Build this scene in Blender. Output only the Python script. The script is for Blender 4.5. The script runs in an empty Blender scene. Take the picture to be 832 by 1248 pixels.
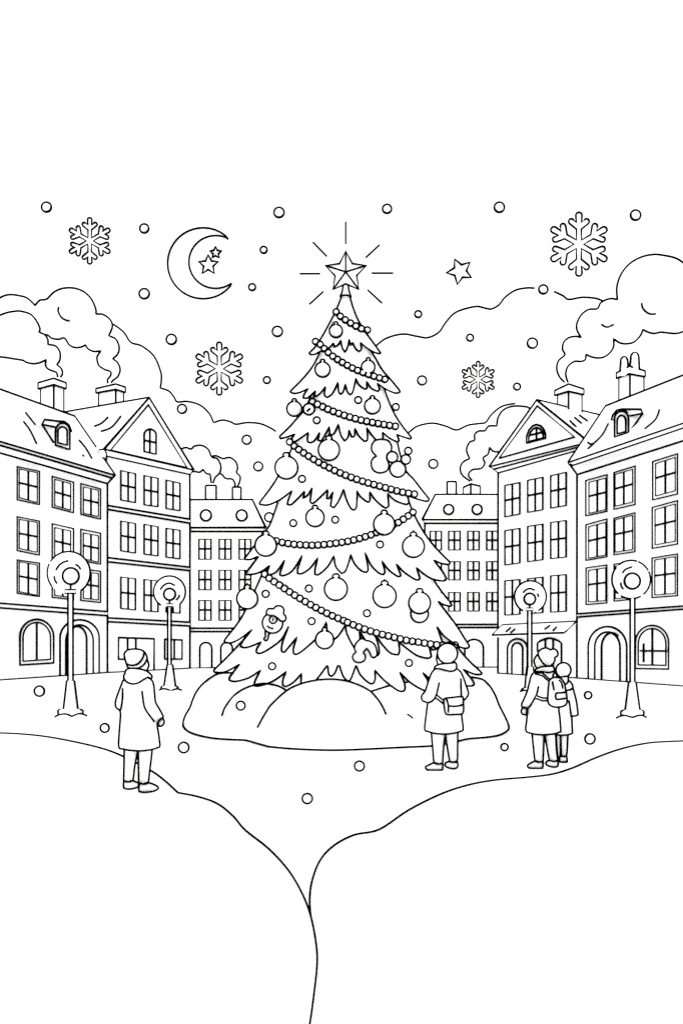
import bpy, bmesh, math, random
import numpy as np
from mathutils import Vector
from mathutils.geometry import delaunay_2d_cdt

F, CX, HY, H = 1400.0, 416.0, 766.0, 2.0      # focal length (picture units), axis, eye level, eye height in m
LW = 1.38                                      # ink line half width in picture units
scene = bpy.context.scene
COL = scene.collection

# ------------------------------------------------------------------ materials
def mat(name, c, var=0.03, scale=3.0, rough=0.95):
    m = bpy.data.materials.new(name); m.use_nodes = True
    nt = m.node_tree; b = nt.nodes['Principled BSDF']
    b.inputs['Roughness'].default_value = rough
    b.inputs['Specular IOR Level'].default_value = 0.0
    if var:
        tc = nt.nodes.new('ShaderNodeTexCoord'); nz = nt.nodes.new('ShaderNodeTexNoise')
        nz.inputs['Scale'].default_value = scale; nz.inputs['Detail'].default_value = 4
        rp = nt.nodes.new('ShaderNodeValToRGB')
        rp.color_ramp.elements[0].color = (c - var, c - var, c - var, 1)
        rp.color_ramp.elements[1].color = (c + var, c + var, c + var, 1)
        nt.links.new(tc.outputs['Object'], nz.inputs['Vector'])
        nt.links.new(nz.outputs['Fac'], rp.inputs['Fac'])
        nt.links.new(rp.outputs['Color'], b.inputs['Base Color'])
    else:
        b.inputs['Base Color'].default_value = (c, c, c, 1)
    return m
M_SNOW = mat('fresh_snow', .93, .02, 1.5)
M_WALL = mat('white_plaster', .92, .02, 2)
M_ROOF = mat('snowy_roof', .93, .02, 2)
M_GLASS = mat('frosted_pane', .92, .01, 2)
M_FIR = mat('snow_laden_needles', .93, .02, 6)
M_ORN = mat('white_enamel', .93, .01, 8)
M_CLOTH = mat('white_wool', .92, .02, 12)
M_METAL = mat('white_painted_iron', .92, .01, 6)
M_VAPOUR = mat('white_vapour', .94, .01, .3)
M_INK = mat('black_ink', 0.0, 0)

# ------------------------------------------------------------------ geometry helpers
def at(px, py, d):
    return Vector(((px - CX) / F * d, d, H - (py - HY) / F * d))
def gnd(px, py, h=0.0):
    return at(px, py, (H - h) * F / (py - HY))
def zt(x0, y0, s, pts):
    return [(x0 + x / s, y0 + y / s) for x, y in pts]

def smooth(pts, closed=False, n=5, ang=72):
    """Catmull-Rom through pts, broken at sharp corners."""
    P = [Vector((p[0], p[1])) for p in pts]
    if closed and (P[0] - P[-1]).length < 1e-6: P.pop()
    N = len(P)
    if N < 3: return [tuple(p) for p in P]
    corner = []
    for i in range(N):
        if not closed and i in (0, N - 1): corner.append(True); continue
        a = P[i] - P[i - 1]; b = P[(i + 1) % N] - P[i]
        corner.append(a.length > 1e-9 and b.length > 1e-9 and math.degrees(a.angle(b)) > ang)
    out = []
    for i in range(N if closed else N - 1):
        p1, p2 = P[i], P[(i + 1) % N]
        p0 = P[i - 1] if not corner[i] else p1 * 2 - p2
        p3 = P[(i + 2) % N] if not corner[(i + 1) % N] else p2 * 2 - p1
        for k in range(n):
            t = k / n
            q = 0.5 * ((2 * p1) + (p2 - p0) * t + (2 * p0 - 5 * p1 + 4 * p2 - p3) * t * t + (3 * p1 - p0 - 3 * p2 + p3) * t ** 3)
            out.append((q.x, q.y))
    if not closed: out.append(tuple(P[-1]))
    return out

def arc(cx, cy, r, a0, a1, n=28, ry=None):
    ry = ry or r
    return [(cx + r * math.cos(math.radians(a0 + (a1 - a0) * i / n)), cy - ry * math.sin(math.radians(a0 + (a1 - a0) * i / n))) for i in range(n + 1)]

class MB:
    """Collects the faces of ONE part (its surface and the ink lines drawn on it)."""
    def __init__(s, m): s.v, s.f, s.m, s.mats = [], [], [], [m, M_INK]
    def add(s, verts, faces, mi=0):
        b = len(s.v); s.v += [Vector(p) for p in verts]
        s.f += [tuple(b + i for i in f) for f in faces]; s.m += [mi] * len(faces)
    def tube(s, pts, r, closed=False, k=6):
        P = []
        for p in pts:
            p = Vector(p)
            if not P or (p - P[-1]).length > 1e-5: P.append(p)
        if closed and len(P) > 2 and (P[0] - P[-1]).length < 1e-5: P.pop()
        n = len(P)
        if n < 2: return
        T = []
        for i in range(n):
            a = P[i - 1] if (i or closed) else P[i]
            b = P[(i + 1) % n] if (i < n - 1 or closed) else P[i]
            t = b - a
            T.append(t.normalized() if t.length > 1e-9 else (P[(i + 1) % n] - P[i]).normalized())
        u = Vector((0, 1, 0))
        verts = []
        for i in range(n):
            u = u - T[i] * u.dot(T[i])
            if u.length < 1e-4: u = T[i].orthogonal()
            u.normalize(); w = T[i].cross(u)
            rr = r[i] if isinstance(r, list) else r
            a = T[i - 1] if False else None
            for j in range(k):
                an = 2 * math.pi * j / k
                verts.append(P[i] + u * (rr * math.cos(an)) + w * (rr * math.sin(an)))
        faces = []
        for i in range(n if closed else n - 1):
            i2 = (i + 1) % n
            for j in range(k):
                j2 = (j + 1) % k
                faces.append((i * k + j, i * k + j2, i2 * k + j2, i2 * k + j))
        if not closed:
            faces.append(tuple(range(k - 1, -1, -1))); faces.append(tuple((n - 1) * k + j for j in range(k)))
        s.add(verts, faces, 1)
    def line(s, p3, w=1.0, closed=False):
        """ink line through 3D points, width following the distance it is seen at"""
        p3 = [Vector(p) for p in p3]
        s.tube(p3, [w * LW * p.y / F for p in p3] if not closed else w * LW * sum(p.y for p in p3) / len(p3) / F, closed)
    def build(s, name, parent=None, root=None, loc=None):
        me = bpy.data.meshes.new(name); o = bpy.data.objects.new(name, me); COL.objects.link(o)
        org = Vector((0, 0, 0))
        if parent is not None:
            o.parent = parent
            r = parent
            while r.parent: r = r.parent
            org = Vector(r.location)
        elif loc is not None:
            org = Vector(loc); o.location = org
        me.from_pydata([p - org for p in s.v], [], s.f)
        for m in s.mats: me.materials.append(m)
        me.polygons.foreach_set('material_index', s.m)
        me.update()
        return o

def tag(o, label=None, cat=None, group=None, kind=None):
    for k, v in (('label', label), ('category', cat), ('group', group), ('kind', kind)):
        if v: o[k] = v
    return o
def thing(name, loc, label, cat, group=None):
    o = bpy.data.objects.new(name, None); COL.objects.link(o); o.location = loc; o.empty_display_size = .3
    return tag(o, label, cat, group)

def fill2d(poly, g=None, interior=True):
    """triangulated filling of a 2D outline: points, triangles"""
    A = np.array(poly, float)
    lo, hi = A.min(0), A.max(0)
    g = g or max(min(hi - lo) / 11, max(hi - lo) / 70)
    pts = [Vector(p) for p in poly]
    if interior:
        xs = np.arange(lo[0] + g / 2, hi[0], g); ys = np.arange(lo[1] + g / 2, hi[1], g)
        Q = np.array([(x + (g / 2 if j % 2 else 0), y) for j, y in enumerate(ys) for x in xs])
        if len(Q):
            ok = inside(A, Q) & (bdist(A, Q) > g * .35)
            pts += [Vector(q) for q in Q[ok]]
    r = delaunay_2d_cdt(pts, [], [list(range(len(poly)))], 1, 1e-6)
    return [tuple(v) for v in r[0]], [tuple(f) for f in r[2]]
def bdist(A, Q):
    a = A; b = np.roll(A, -1, 0)
    ab = b - a; L = (ab ** 2).sum(1); L[L == 0] = 1e-12
    out = np.full(len(Q), 1e18)
    if len(Q) == 1:
        t = np.clip(((Q[0] - a) * ab).sum(1) / L, 0, 1)
        return np.sqrt(((Q[0] - a - t[:, None] * ab) ** 2).sum(1).min(keepdims=True))
    for i in range(len(a)):
        t = np.clip(((Q - a[i]) @ ab[i]) / L[i], 0, 1)
        d = ((Q - (a[i] + t[:, None] * ab[i])) ** 2).sum(1)
        out = np.minimum(out, d)
    return np.sqrt(out)
def inside(A, Q):
    if len(Q) == 1:
        qx, qy = Q[0]; B = np.roll(A, 1, 0)
        k = (A[:, 1] > qy) != (B[:, 1] > qy)
        A1, B1 = A[k], B[k]
        return np.array([bool(((qx < (B1[:, 0] - A1[:, 0]) * (qy - A1[:, 1]) / (B1[:, 1] - A1[:, 1]) + A1[:, 0]).sum()) % 2)])
    x, y = Q[:, 0], Q[:, 1]; c = np.zeros(len(Q), bool); n = len(A); j = n - 1
    for i in range(n):
        xi, yi = A[i]; xj, yj = A[j]
        cond = ((yi > y) != (yj > y))
        with np.errstate(divide='ignore', invalid='ignore'):
            c ^= cond & (x < (xj - xi) * (y - yi) / (yj - yi if yj != yi else 1e-12) + xi)
        j = i
    return c
def solid(mb, poly, front, back, g=None):
    """closed body over a 2D outline; front/back give the depth of the two skins"""
    v2, tri = fill2d(poly, g)
    n = len(v2)
    vf = [at(x, y, front(x, y)) for x, y in v2]; vb = [at(x, y, back(x, y)) for x, y in v2]
    edges = {}
    for t in tri:
        for i in range(len(t)):
            e = (t[i], t[(i + 1) % len(t)])
            edges[e] = 1
    faces = [t for t in tri] + [tuple(n + i for i in reversed(t)) for t in tri]
    for (a, b) in edges:
        if (b, a) not in edges: faces.append((b, a, n + a, n + b))
    mb.add(vf + vb, faces)
def puff(mb, poly, D, T, R=None, ink=True, sm=True, w=1.0, g=None, skip=None):
    """rounded cushion-like body of thickness 2T standing at depth D; returns its front surface"""
    P = smooth(poly, True) if sm else list(poly)
    A = np.array(P)
    if R is None: R = min(A.max(0) - A.min(0)) / 2
    Df = D if callable(D) else (lambda x, y: D)
    def hgt(x, y):
        q = np.array([[x, y]])
        d = min(1.0, max(0.0, float(bdist(A, q)[0]) - LW * w * 1.15) / R)
        return T * math.sin(math.pi / 2 * d) ** .8
    cache = {}
    def hc(x, y):
        k = (round(x, 4), round(y, 4))
        if k not in cache: cache[k] = hgt(x, y)
        return cache[k]
    solid(mb, P, lambda x, y: Df(x, y) - hc(x, y) - .002, lambda x, y: Df(x, y) + hc(x, y) + .002, g)
    if ink: mb.line([at(x, y, Df(x, y) - .01 - .5 * T) for x, y in P], w, True)
    return lambda x, y: Df(x, y) - (hgt(x, y) if inside(A, np.array([[x, y]]))[0] else 0)
def draw(mb, pts, depth, w=1.0, sm=True, lift=.012):
    P = smooth(pts) if sm else dens(pts)
    d = depth if callable(depth) else (lambda x, y: depth)
    mb.line([at(x, y, d(x, y) - lift) for x, y in P], w)
def dens(pts, n=6):
    out = []
    for a, b in zip(pts, pts[1:]):
        for k in range(n): out.append((a[0] + (b[0] - a[0]) * k / n, a[1] + (b[1] - a[1]) * k / n))
    return out + [pts[-1]]
def ball(mb, px, py, r, d, ink=True, flat=1.0, w=1.0, a0=0, a1=360):
    """sphere seen with radius r (picture units) at depth d, ringed by an ink line"""
    R = (r - (LW * w * 1.05 if ink else 0)) * d / F; c = at(px, py, d); nu, nv = 20, 12
    verts = [c + Vector((0, -R * flat, 0))]; faces = []
    for i in range(1, nv):
        th = math.pi * i / nv
        for j in range(nu):
            ph = 2 * math.pi * j / nu
            verts.append(c + Vector((R * math.sin(th) * math.cos(ph), -R * flat * math.cos(th), R * math.sin(th) * math.sin(ph))))
    verts.append(c + Vector((0, R * flat, 0)))
    for j in range(nu): faces.append((0, 1 + (j + 1) % nu, 1 + j))
    for i in range(nv - 2):
        for j in range(nu):
            a = 1 + i * nu + j; b = 1 + i * nu + (j + 1) % nu
            faces.append((a, b, b + nu, a + nu))
    l = len(verts) - 1; s0 = 1 + (nv - 2) * nu
    for j in range(nu): faces.append((s0 + j, s0 + (j + 1) % nu, l))
    mb.add(verts, faces)
    if ink:
        full = (a1 - a0) >= 360
        ring = [at(x, y, d - R * .04) for x, y in arc(px, py, r, a0, a1, 32)]
        mb.line(ring[:-1] if full else ring, w, full)
def lathe(mb, prof, px, d, k=16):
    """turned body about a vertical axis at px; prof = [(py, half width)] in picture units"""
    verts = []; n = len(prof)
    for py, hw in prof:
        c = at(px, py, d); R = hw * d / F
        for j in range(k):
            a = 2 * math.pi * j / k
            verts.append(c + Vector((R * math.cos(a), R * math.sin(a), 0)))
    faces = [(i * k + j, i * k + (j + 1) % k, (i + 1) * k + (j + 1) % k, (i + 1) * k + j) for i in range(n - 1) for j in range(k)]
    faces += [tuple(range(k)), tuple((n - 1) * k + j for j in range(k))]
    mb.add(verts, faces)

class Plane:
    def __init__(s, p, n): s.p, s.n = Vector(p), Vector(n).normalized()
    @classmethod
    def wall(c, a, b):
        A, B = gnd(*a), gnd(*b); d = B - A; d.z = 0
        n = Vector((d.y, -d.x, 0))
        if n.y > 0: n = -n
        return c(A, n)
    @classmethod
    def three(c, a, b, d):
        n = (b - a).cross(d - a)
        if n.y > 0: n = -n
        return c(a, n)
    def pt(s, px, py, off=0.0):
        ray = Vector(((px - CX) / F, 1, -(py - HY) / F)); o = Vector((0, 0, H))
        t = (s.n.dot(s.p - o) + off) / s.n.dot(ray)
        return o + ray * t
def slab(mb, pl, poly, o0, o1, ink=True, w=1.0, closed=True, edges=None):
    """outline on a plane, extruded from offset o0 to o1 (towards the viewer side)"""
    top = [pl.pt(x, y, o1) for x, y in poly]; bot = [p - pl.n * (o1 - o0) for p in top]
    n = len(top)
    v2, tri = fill2d(poly, interior=False)
    idx = {}
    tv = [pl.pt(x, y, o1) for x, y in v2]; bv = [p - pl.n * (o1 - o0) for p in tv]
    m = len(tv)
    mb.add(tv + bv, list(tri) + [tuple(m + i for i in reversed(t)) for t in tri])
    mb.add(top + bot, [(i, (i + 1) % n, n + (i + 1) % n, n + i) for i in range(n)])
    if ink:
        if edges is None: mb.line([pl.pt(x, y, o1 + .03) for x, y in poly], w, closed)
        else:
            for e in edges: mb.line([pl.pt(*poly[i], o1 + .01) for i in e], w)
def mark(mb, pl, pts, off, w=1.0, sm=False):
    mb.line([pl.pt(x, y, off + .03) for x, y in (smooth(pts) if sm else pts)], w)
def hexa(mb, p, ink=()):
    """box from 8 points: 0-3 bottom ring, 4-7 top ring"""
    mb.add(p, [(0, 1, 2, 3), (7, 6, 5, 4), (0, 4, 5, 1), (1, 5, 6, 2), (2, 6, 7, 3), (3, 7, 4, 0)])
    for a, b in ink: mb.line([p[a], p[b]])

# ------------------------------------------------------------------ ground and snow banks
g = MB(M_SNOW)
xs = np.linspace(-400, 400, 9)
g.add([(-400, -20, 0), (400, -20, 0), (400, 600, 0), (-400, 600, 0)], [(0, 1, 2, 3)])
tag(g.build('snowy_ground'), 'flat snow covered town square running back to the houses', None, None, 'structure')

def bank(name, contour, h, ink_pts, close):
    P = [gnd(x, y, h) for x, y in contour] + [Vector((x, y, h)) for x, y in close]
    mb = MB(M_SNOW)
    poly = [(p.x, p.y) for p in P]
    v2, tri = fill2d(poly, interior=False)
    mb.add([(x, y, h) for x, y in v2], tri)
    n = len(P)
    cen = sum(P, Vector()) / n
    low = []
    for i, p in enumerate(P):
        t = P[(i + 1) % n] - P[i - 1]; nn = Vector((t.y, -t.x, 0)).normalized() if t.length else Vector()
        low.append(Vector((p.x, p.y, 0)) - Vector((0, 0, .02)))
    mb.add(P + low, [(i, (i + 1) % n, n + (i + 1) % n, n + i) for i in range(n)])
    for seg in ink_pts: mb.line([gnd(x, y, h) + Vector((0, 0, .01)) for x, y in seg], 1.0)
    return mb.build(name)
lb = zt(20, 870, 2.08, [(-120, 50), (-50, 50), (17, 53), (80, 60), (150, 73), (220, 90), (272, 110), (340, 145), (375, 170), (410, 202), (460, 212), (510, 230), (550, 262), (580, 297), (640, 345), (690, 400), (725, 460), (747, 520), (760, 590), (762, 640), (755, 708), (742, 800), (720, 900)])
lbs = smooth(lb, ang=30)
tag(bank('snow_bank', lbs, .14, [lbs], [(-.3, 1.2), (-14, 1.2), (-14, 20)]), 'low snow bank under the man in the beanie', None, None, 'structure')
rb = zt(370, 870, 1.801, [(1000, 60), (880, 60), (785, 63), (740, 68), (690, 80), (640, 98), (590, 120), (545, 134), (490, 141), (420, 147), (360, 158), (300, 178), (230, 213), (165, 256), (110, 268), (65, 292), (35, 325), (18, 370), (13, 410), (15, 445)])
rbs = smooth(rb, ang=30)
tag(bank('snow_bank', rbs, .10, [rbs], [(-.22, 6.5), (-.45, 1.2), (14, 1.2), (14, 18)]), 'low snow bank ahead of the backpack wearer', None, None, 'structure')

# ------------------------------------------------------------------ houses
def window(root, pl, q, fx=.5, fy=.48, off=.0, double=None):
    """q = corners TL, TR, BR, BL; double = corners of the inner light if the frame shows as a double line"""
    mb = MB(M_GLASS)
    inner = double or q
    if double:
        fr = MB(M_WALL)
        slab(fr, pl, q, off - .1, off + .05, w=.9)
    o1 = off + (.062 if double else .04)
    slab(mb, pl, inner, off - .1, o1, w=.68 if double else 1.0)
    def L(a, b, t): return (a[0] + (b[0] - a[0]) * t, a[1] + (b[1] - a[1]) * t)
    TL, TR, BR, BL = inner
    mark(mb, pl, [L(TL, TR, fx), L(BL, BR, fx)], o1)
    mark(mb, pl, [L(TL, BL, fy), L(TR, BR, fy)], o1)
    o = mb.build('window', root)
    if double: fr.build('frame', o)
def rect(x0, x1, y0, y1): return [(x0, y0), (x1, y0), (x1, y1), (x0, y1)]
def archpoly(x0, x1, ytop, ysp, y0, y1, n=14):
    """left foot (x0,y0), spring ysp, arch crown ytop, right foot (x1,y1)"""
    c = (x0 + x1) / 2; r = (x1 - x0) / 2
    return [(x0, y0)] + [(c - r * math.cos(math.pi * i / n), ysp - (ysp - ytop) * math.sin(math.pi * i / n)) for i in range(n + 1)] + [(x1, y1)]
def chimney(roof, L, M, R, capb, shaftx, base, dM, pots=None):
    """L, M, R: top corners of the cap; capb: cap's lower corners; shaftx: three edges; base: picture height of its foot"""
    mb = MB(M_WALL)
    dL = dM * (HY - M[1]) / (HY - L[1]); dR = dM * (HY - M[1]) / (HY - R[1])
    ds = (dL, dM, dR)
    def ring(xs, ys, dd):
        a, b, c = (at(x, y, d) for x, y, d in zip(xs, ys, dd)); e = a + c - b
        return [a, b, c, e]
    top = ring((L[0], M[0], R[0]), (L[1], M[1], R[1]), ds)
    bot = ring((L[0], M[0], R[0]), capb, ds)
    hexa(mb, bot + top, [(4, 5), (5, 6), (0, 1), (1, 2), (0, 4), (2, 6)])
    in_ = [d + .12 for d in ds]
    s0 = ring(shaftx, base, in_); s1 = ring(shaftx, [y + .5 for y in capb], in_)
    hexa(mb, s0 + s1, [(0, 4), (1, 5), (2, 6)])
    o = mb.build('chimney', roof)
    for (x0, x1, y0, y1, yt) in pots or ():
        p = MB(M_WALL); d = dM + .25
        prof = [(max(y0, y1) + 6, (x1 - x0) / 2)] + [(yt + 6, (x1 - x0) / 2 - .8), (yt + 3, (x1 - x0) / 2 - 1.6), (yt + 1.2, (x1 - x0) / 3.4), (yt + .4, .6)]
        lathe(p, [(a, max(.2, h - LW)) for a, h in prof], (x0 + x1) / 2, d)
        rr = (x1 - x0) / 2 - .8
        p.line([at(x, y, d - .02) for x, y in [(x0, y0)] + list(reversed(arc((x0 + x1) / 2, yt + rr * 1.25, rr, 0, 180, 16, rr * 1.25))) + [(x1, y1)]])
        p.build('chimney_pot', o)

def shift(q, dx=0, dy=0): return [(x + dx, y + dy) for x, y in q]
def hip_roof(root, pl, e1, e2, r2, r1, oe, orr, back, cap_end=True, lines=()):
    """front slope e1-e2 (eave) to r1-r2 (ridge), a back slope and the two ends"""
    mb = MB(M_ROOF)
    E1, E2 = pl.pt(*e1, oe), pl.pt(*e2, oe); R1, R2 = pl.pt(*r1, orr), pl.pt(*r2, orr)
    B1, B2 = E1 - pl.n * back, E2 - pl.n * back
    mb.add([E1, E2, R2, R1, B1, B2], [(0, 1, 2, 3), (3, 2, 5, 4), (1, 5, 2), (0, 3, 4), (0, 4, 5, 1)])
    mb.line([R1, R2, E2], 1.25); mb.line([E1, E2])
    mb.line([E1, R1])
    sl = Plane.three(E1, E2, R2)
    return mb, sl

# ---- the house with three storeys of framed windows nearest on the moon's side
A = Plane.wall((28, 827.5), (131.2, 820.3))
hA = thing('town_house', A.pt(80, 824), 'plastered house with arched passage and framed windows on the moon side of the square', 'house', 'town houses round the square')
mb = MB(M_WALL)
XA = -14
slab(mb, A, [(XA, 830.4), (131.2, 820.3), (131.2, 586), (XA, 546)], -5.5, 0, ink=False)
mark(mb, A, [(131.2, 589.4), (131.2, 820.3)], 0); mark(mb, A, [(XA, 547.9), (XA, 830.2)], 0); mark(mb, A, [(XA, 830), (131.2, 820)], .02)
mb.build('wall', hA)
mb = MB(M_WALL)
sl_e = (579.3 - 546.1) / (140.5 - 28)
slab(mb, A, [(XA, 547.5), (131.2, 589.4), (139.5, 580.5), (XA, 533.7)], 0, .24, ink=False)
mark(mb, A, [(XA, 547.9), (131.2, 589.4), (140.5, 579.3)], .24)
mark(mb, A, [(XA, 538.4), (135.6, 582.2)], .245)
mb.build('cornice', hA)
mb, sl = hip_roof(hA, A, (XA, 533.7), (140.5, 579.3), (90.9, 507.2), (XA, 469.3), .28, -1.2, 4.6)
for pts in ([(31.2, 502), (43.8, 517.9)], [(28.8, 513), (37, 524), (45.3, 541)], [(96.6, 535.8), (105, 546), (112.5, 558.8)], [(101, 554), (103, 556.2)]): mark(mb, sl, pts, .02, .9, True)
roofA = mb.build('roof', hA)
def dormer(roof, pl, outer, inner, hood, extra, off0, off1):
    mb = MB(M_WALL)
    slab(mb, pl, hood, off0, off1 - .12)
    for e in extra: mark(mb, pl, e, off1 - .12)
    slab(mb, pl, outer, off0, off1)
    o = mb.build('dormer', roof)
    w = MB(M_GLASS); slab(w, pl, inner, off1 - .05, off1 + .03); w.build('pane', o)
dormer(roofA, A, [(67.8, 542.4)] + archpoly(67.8, 85.4, 515.5, 526, 540, 546)[1:-1] + [(85.4, 547.9)],
       [(71, 539.5)] + archpoly(71, 82.2, 520.2, 526, 540, 542)[1:-1] + [(82.2, 542.4)],
       [(51.3, 517.3), (54.8, 511.2), (72, 513.2), (79, 513.6), (84.5, 518), (87.6, 526.3), (85.6, 526.5), (82, 520), (76, 517.5), (69.2, 520.8)],
       [[(51.9, 517.9), (67.8, 542.4)]], -1.8, .0)
chimney(roofA, (47, 466.5), (65.8, 461), (80.8, 466.5), (474, 468.8, 474), (49.9, 65.8, 77.9), (510, 516, 520), 50.6)
for q, i in (((( 21.3, 568.7), (48.5, 574.4), (48.5, 615), (21.3, 609)), ((24, 571.6), (45.9, 576.1), (45.9, 612.5), (24, 606.4))),
             (((64, 580.5), (90, 587.7), (90, 624.9), (64, 618)), ((67.2, 584.2), (86.5, 589.4), (86.5, 621.7), (67.2, 616))),
             (((98.9, 589.4), (122.9, 595.8), (122.9, 632.7), (98.9, 626.9)), ((102.1, 593.4), (120.3, 597.5), (120.3, 629.5), (102.1, 625.5))),
             (((21.3, 629.6), (48.5, 635), (48.5, 676.5), (21.3, 671)), ((24, 633), (45.9, 636.7), (45.9, 673), (24, 668.4))),
             (((64, 638.2), (90, 644.2), (90, 684.5), (64, 679.5)), ((67.2, 642.9), (86.5, 647.2), (86.5, 681.5), (67.2, 677))),
             (((98.9, 644.9), (122.9, 649.8), (122.9, 687.6), (98.9, 683)), ((102.1, 649.5), (120.3, 653), (120.3, 685), (102.1, 681))),
             (((21.3, 682.3), (48.5, 686.2), (48.5, 727.1), (21.3, 723)), ((24, 684.6), (45.9, 688.5), (45.9, 725.4), (24, 721))),
             (((64, 689), (90, 693), (90, 730.9), (64, 728)), ((67.2, 692), (86.5, 695.5), (86.5, 728), (67.2, 725.5))),
             (((98.9, 693), (122.9, 696.2), (122.9, 734.3), (98.9, 731.7)), ((102.1, 696.5), (120.3, 699.1), (120.3, 731.1), (102.1, 729)))):
    window(hA, A, q, .5, .48, 0, i)
def band(root, pl, a, b, t0, t1, o=.06):
    mb = MB(M_WALL)
    poly = [a, b, (b[0], b[1] + t1), (a[0], a[1] + t0)]
    slab(mb, pl, poly, -.05, o, ink=False)
    mark(mb, pl, poly[:2], o); mark(mb, pl, poly[2:], o)
    mb.build('string_course', root)
band(hA, A, (XA, 734), (131.2, 745.3), 5.8, 5)
def arch_opening(root, pl, rings, marks=(), name='door', offs=(.08, .05, .02)):
    mb = MB(M_GLASS)
    for k, r in enumerate(rings): slab(mb, pl, r, -.1, .02 + .03 * k, ink=False); mb.line([pl.pt(x, y, .035 + .03 * k) for x, y in r], 1.0)
    for m in marks: mark(mb, pl, m, .02 + .03 * len(rings))
    return mb.build(name, root)
wn = MB(M_GLASS)
slab(wn, A, archpoly(24.8, 65.8, 754.8, 776, 810.5, 807.9), -.1, .04); slab(wn, A, archpoly(28.6, 62, 758.6, 777, 805.8, 803.6), -.1, .045, w=.8)
mark(wn, A, [(45.3, 758.3), (45.3, 805)], .06); wn.build('arched_window', hA)
arch_opening(hA, A, [archpoly(73.6, 121.1, 755.4, 777, 824.3, 820.9), archpoly(80.8, 113.9, 761.7, 781, 823.8, 821.4)],
             [archpoly(82.8, 106.1, 763.4, 779, 823.6, 822)[2:]], 'door')

# ---- the gabled house behind it
B = Plane.wall((131.2, 820.3), (231.6, 815))
hB = thing('town_house', B.pt(181, 817.5), 'gabled house with one small arched attic window standing under the crescent moon', 'house', 'town houses round the square')
mb = MB(M_WALL)
slab(mb, B, [(131.8, 820.2), (231.6, 815), (231.6, 574), (131.8, 550)], -7, 0, ink=False)
mark(mb, B, [(231.6, 578.5), (231.6, 815)], 0); mark(mb, B, [(131.2, 820), (231.6, 814.8)], .02)
mb.build('wall', hB)
def gable(root, pl, apex, L, R, iA, iL, iR, fl, ridge_end, strokes, k=-5.0, side=1):
    """roof with the gable end to the square"""
    mb = MB(M_ROOF)
    a, l, r = pl.pt(*apex, .3), pl.pt(*L, .3), pl.pt(*R, .3)
    a2 = pl.pt(*ridge_end, k); l2, r2 = l + (a2 - a), r + (a2 - a)
    mb.add([a, l, r, a2, l2, r2], [(0, 1, 2), (0, 3, 4, 1), (0, 2, 5, 3), (3, 5, 4), (1, 4, 5, 2)])
    mb.line([l, a, r], 1.25); mb.line([a, a2], 1.25)
    sl = Plane.three(a, a2, l if side < 0 else r)
    for s in strokes: mark(mb, sl, s, .03, .9, True)
    roof = mb.build('roof', root)
    gb = MB(M_WALL)
    slab(gb, pl, [iA, iL, iR], .2, .33)
    o = gb.build('gable', roof)
    cn = MB(M_WALL)
    slab(cn, pl, fl[0], 0, .32, ink=False)
    for m in fl[1]: mark(cn, pl, m, .325, .8)
    cn.build('cornice', root)
    return roof, o
roofB, gbB = gable(hB, B, (181.7, 484.7), (127, 547.3), (236, 572.7), (181.1, 493.4), (135, 548.7), (227.9, 569.8),
      ([(127, 547.6), (236, 573), (232.2, 578.5), (129.5, 555.5)], [[(127, 547.3), (236, 572.7), (232.2, 578.5), (129.5, 555.8)], [(127, 547.3), (129.6, 551), (130.3, 556), (129.6, 563)], [(121, 548.2), (127, 547.3)]]),
      (80, 502.2), [[(115, 519.5), (124, 515.5), (132, 508.2)], [(123, 525.7), (136, 520.5), (147.5, 507)]], -5, -1)
wn = MB(M_GLASS); q = archpoly(176, 190.4, 523, 530, 550.2, 553.4); slab(wn, B, q, .3, .36); mark(wn, B, [(182.9, 523), (182.9, 551.7)], .36); mark(wn, B, [(176, 536.6), (190.4, 539.5)], .36); wn.build('attic_window', hB)
chimney(roofB, (117.4, 473.5), (141.3, 468), (152.9, 471.7), (479, 474.6, 478.4), (120.6, 141.3, 150.6), (503, 500, 497), 55.6)
for c, (x0, x1) in enumerate(((147.7, 165.3), (176, 192.7), (202.8, 219.5))):
    for (tl, tr, br, bl) in (((573.5, 577.3, 612.5, 609.3), (579.6, 582.8, 617.4, 615.1), (585.1, 588.8, 622.3, 619.7))[c],
                             ((635, 637.9, 674, 671.2), (639, 641.9, 677.5, 675.2), (643.9, 646.2, 681, 678.9))[c],
                             ((703.2, 705.2, 743.3, 741.5), (706.3, 708, 745.6, 744.4), (708.8, 710.7, 747.3, 746))[c]):
        window(hB, B, [(x0, tl), (x1, tr), (x1, br), (x0, bl)], .5, .49)
band(hB, B, (131.8, 616), (231.6, 632.7), 4.8, 4.9); band(hB, B, (131.8, 679.6), (231.6, 691.3), 5.1, 4.1); band(hB, B, (131.8, 753), (231.6, 758.3), 4.7, 4.6)
mb = MB(M_GLASS); slab(mb, B, [(144.8, 777), (188, 778.5), (188, 816.8), (168, 817.8), (168, 803.3), (144.8, 803.3)], -.1, .03, ink=False)
mark(mb, B, [(188, 816.8), (188, 778.5), (144.8, 777), (144.8, 803.3), (168, 803.3)], .03)
for x in (155.8, 165.8): mark(mb, B, [(x, 777.5), (x, 803)], .03)
mb.build('shop_front', hB)
mb = MB(M_GLASS); slab(mb, B, [(201, 779), (222, 780), (222, 803.3), (201, 803.3)], -.1, .03); 
for x in (204.5, 212.6): mark(mb, B, [(x, 779.5), (x, 803)], .03)
mb.build('window', hB)

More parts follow.
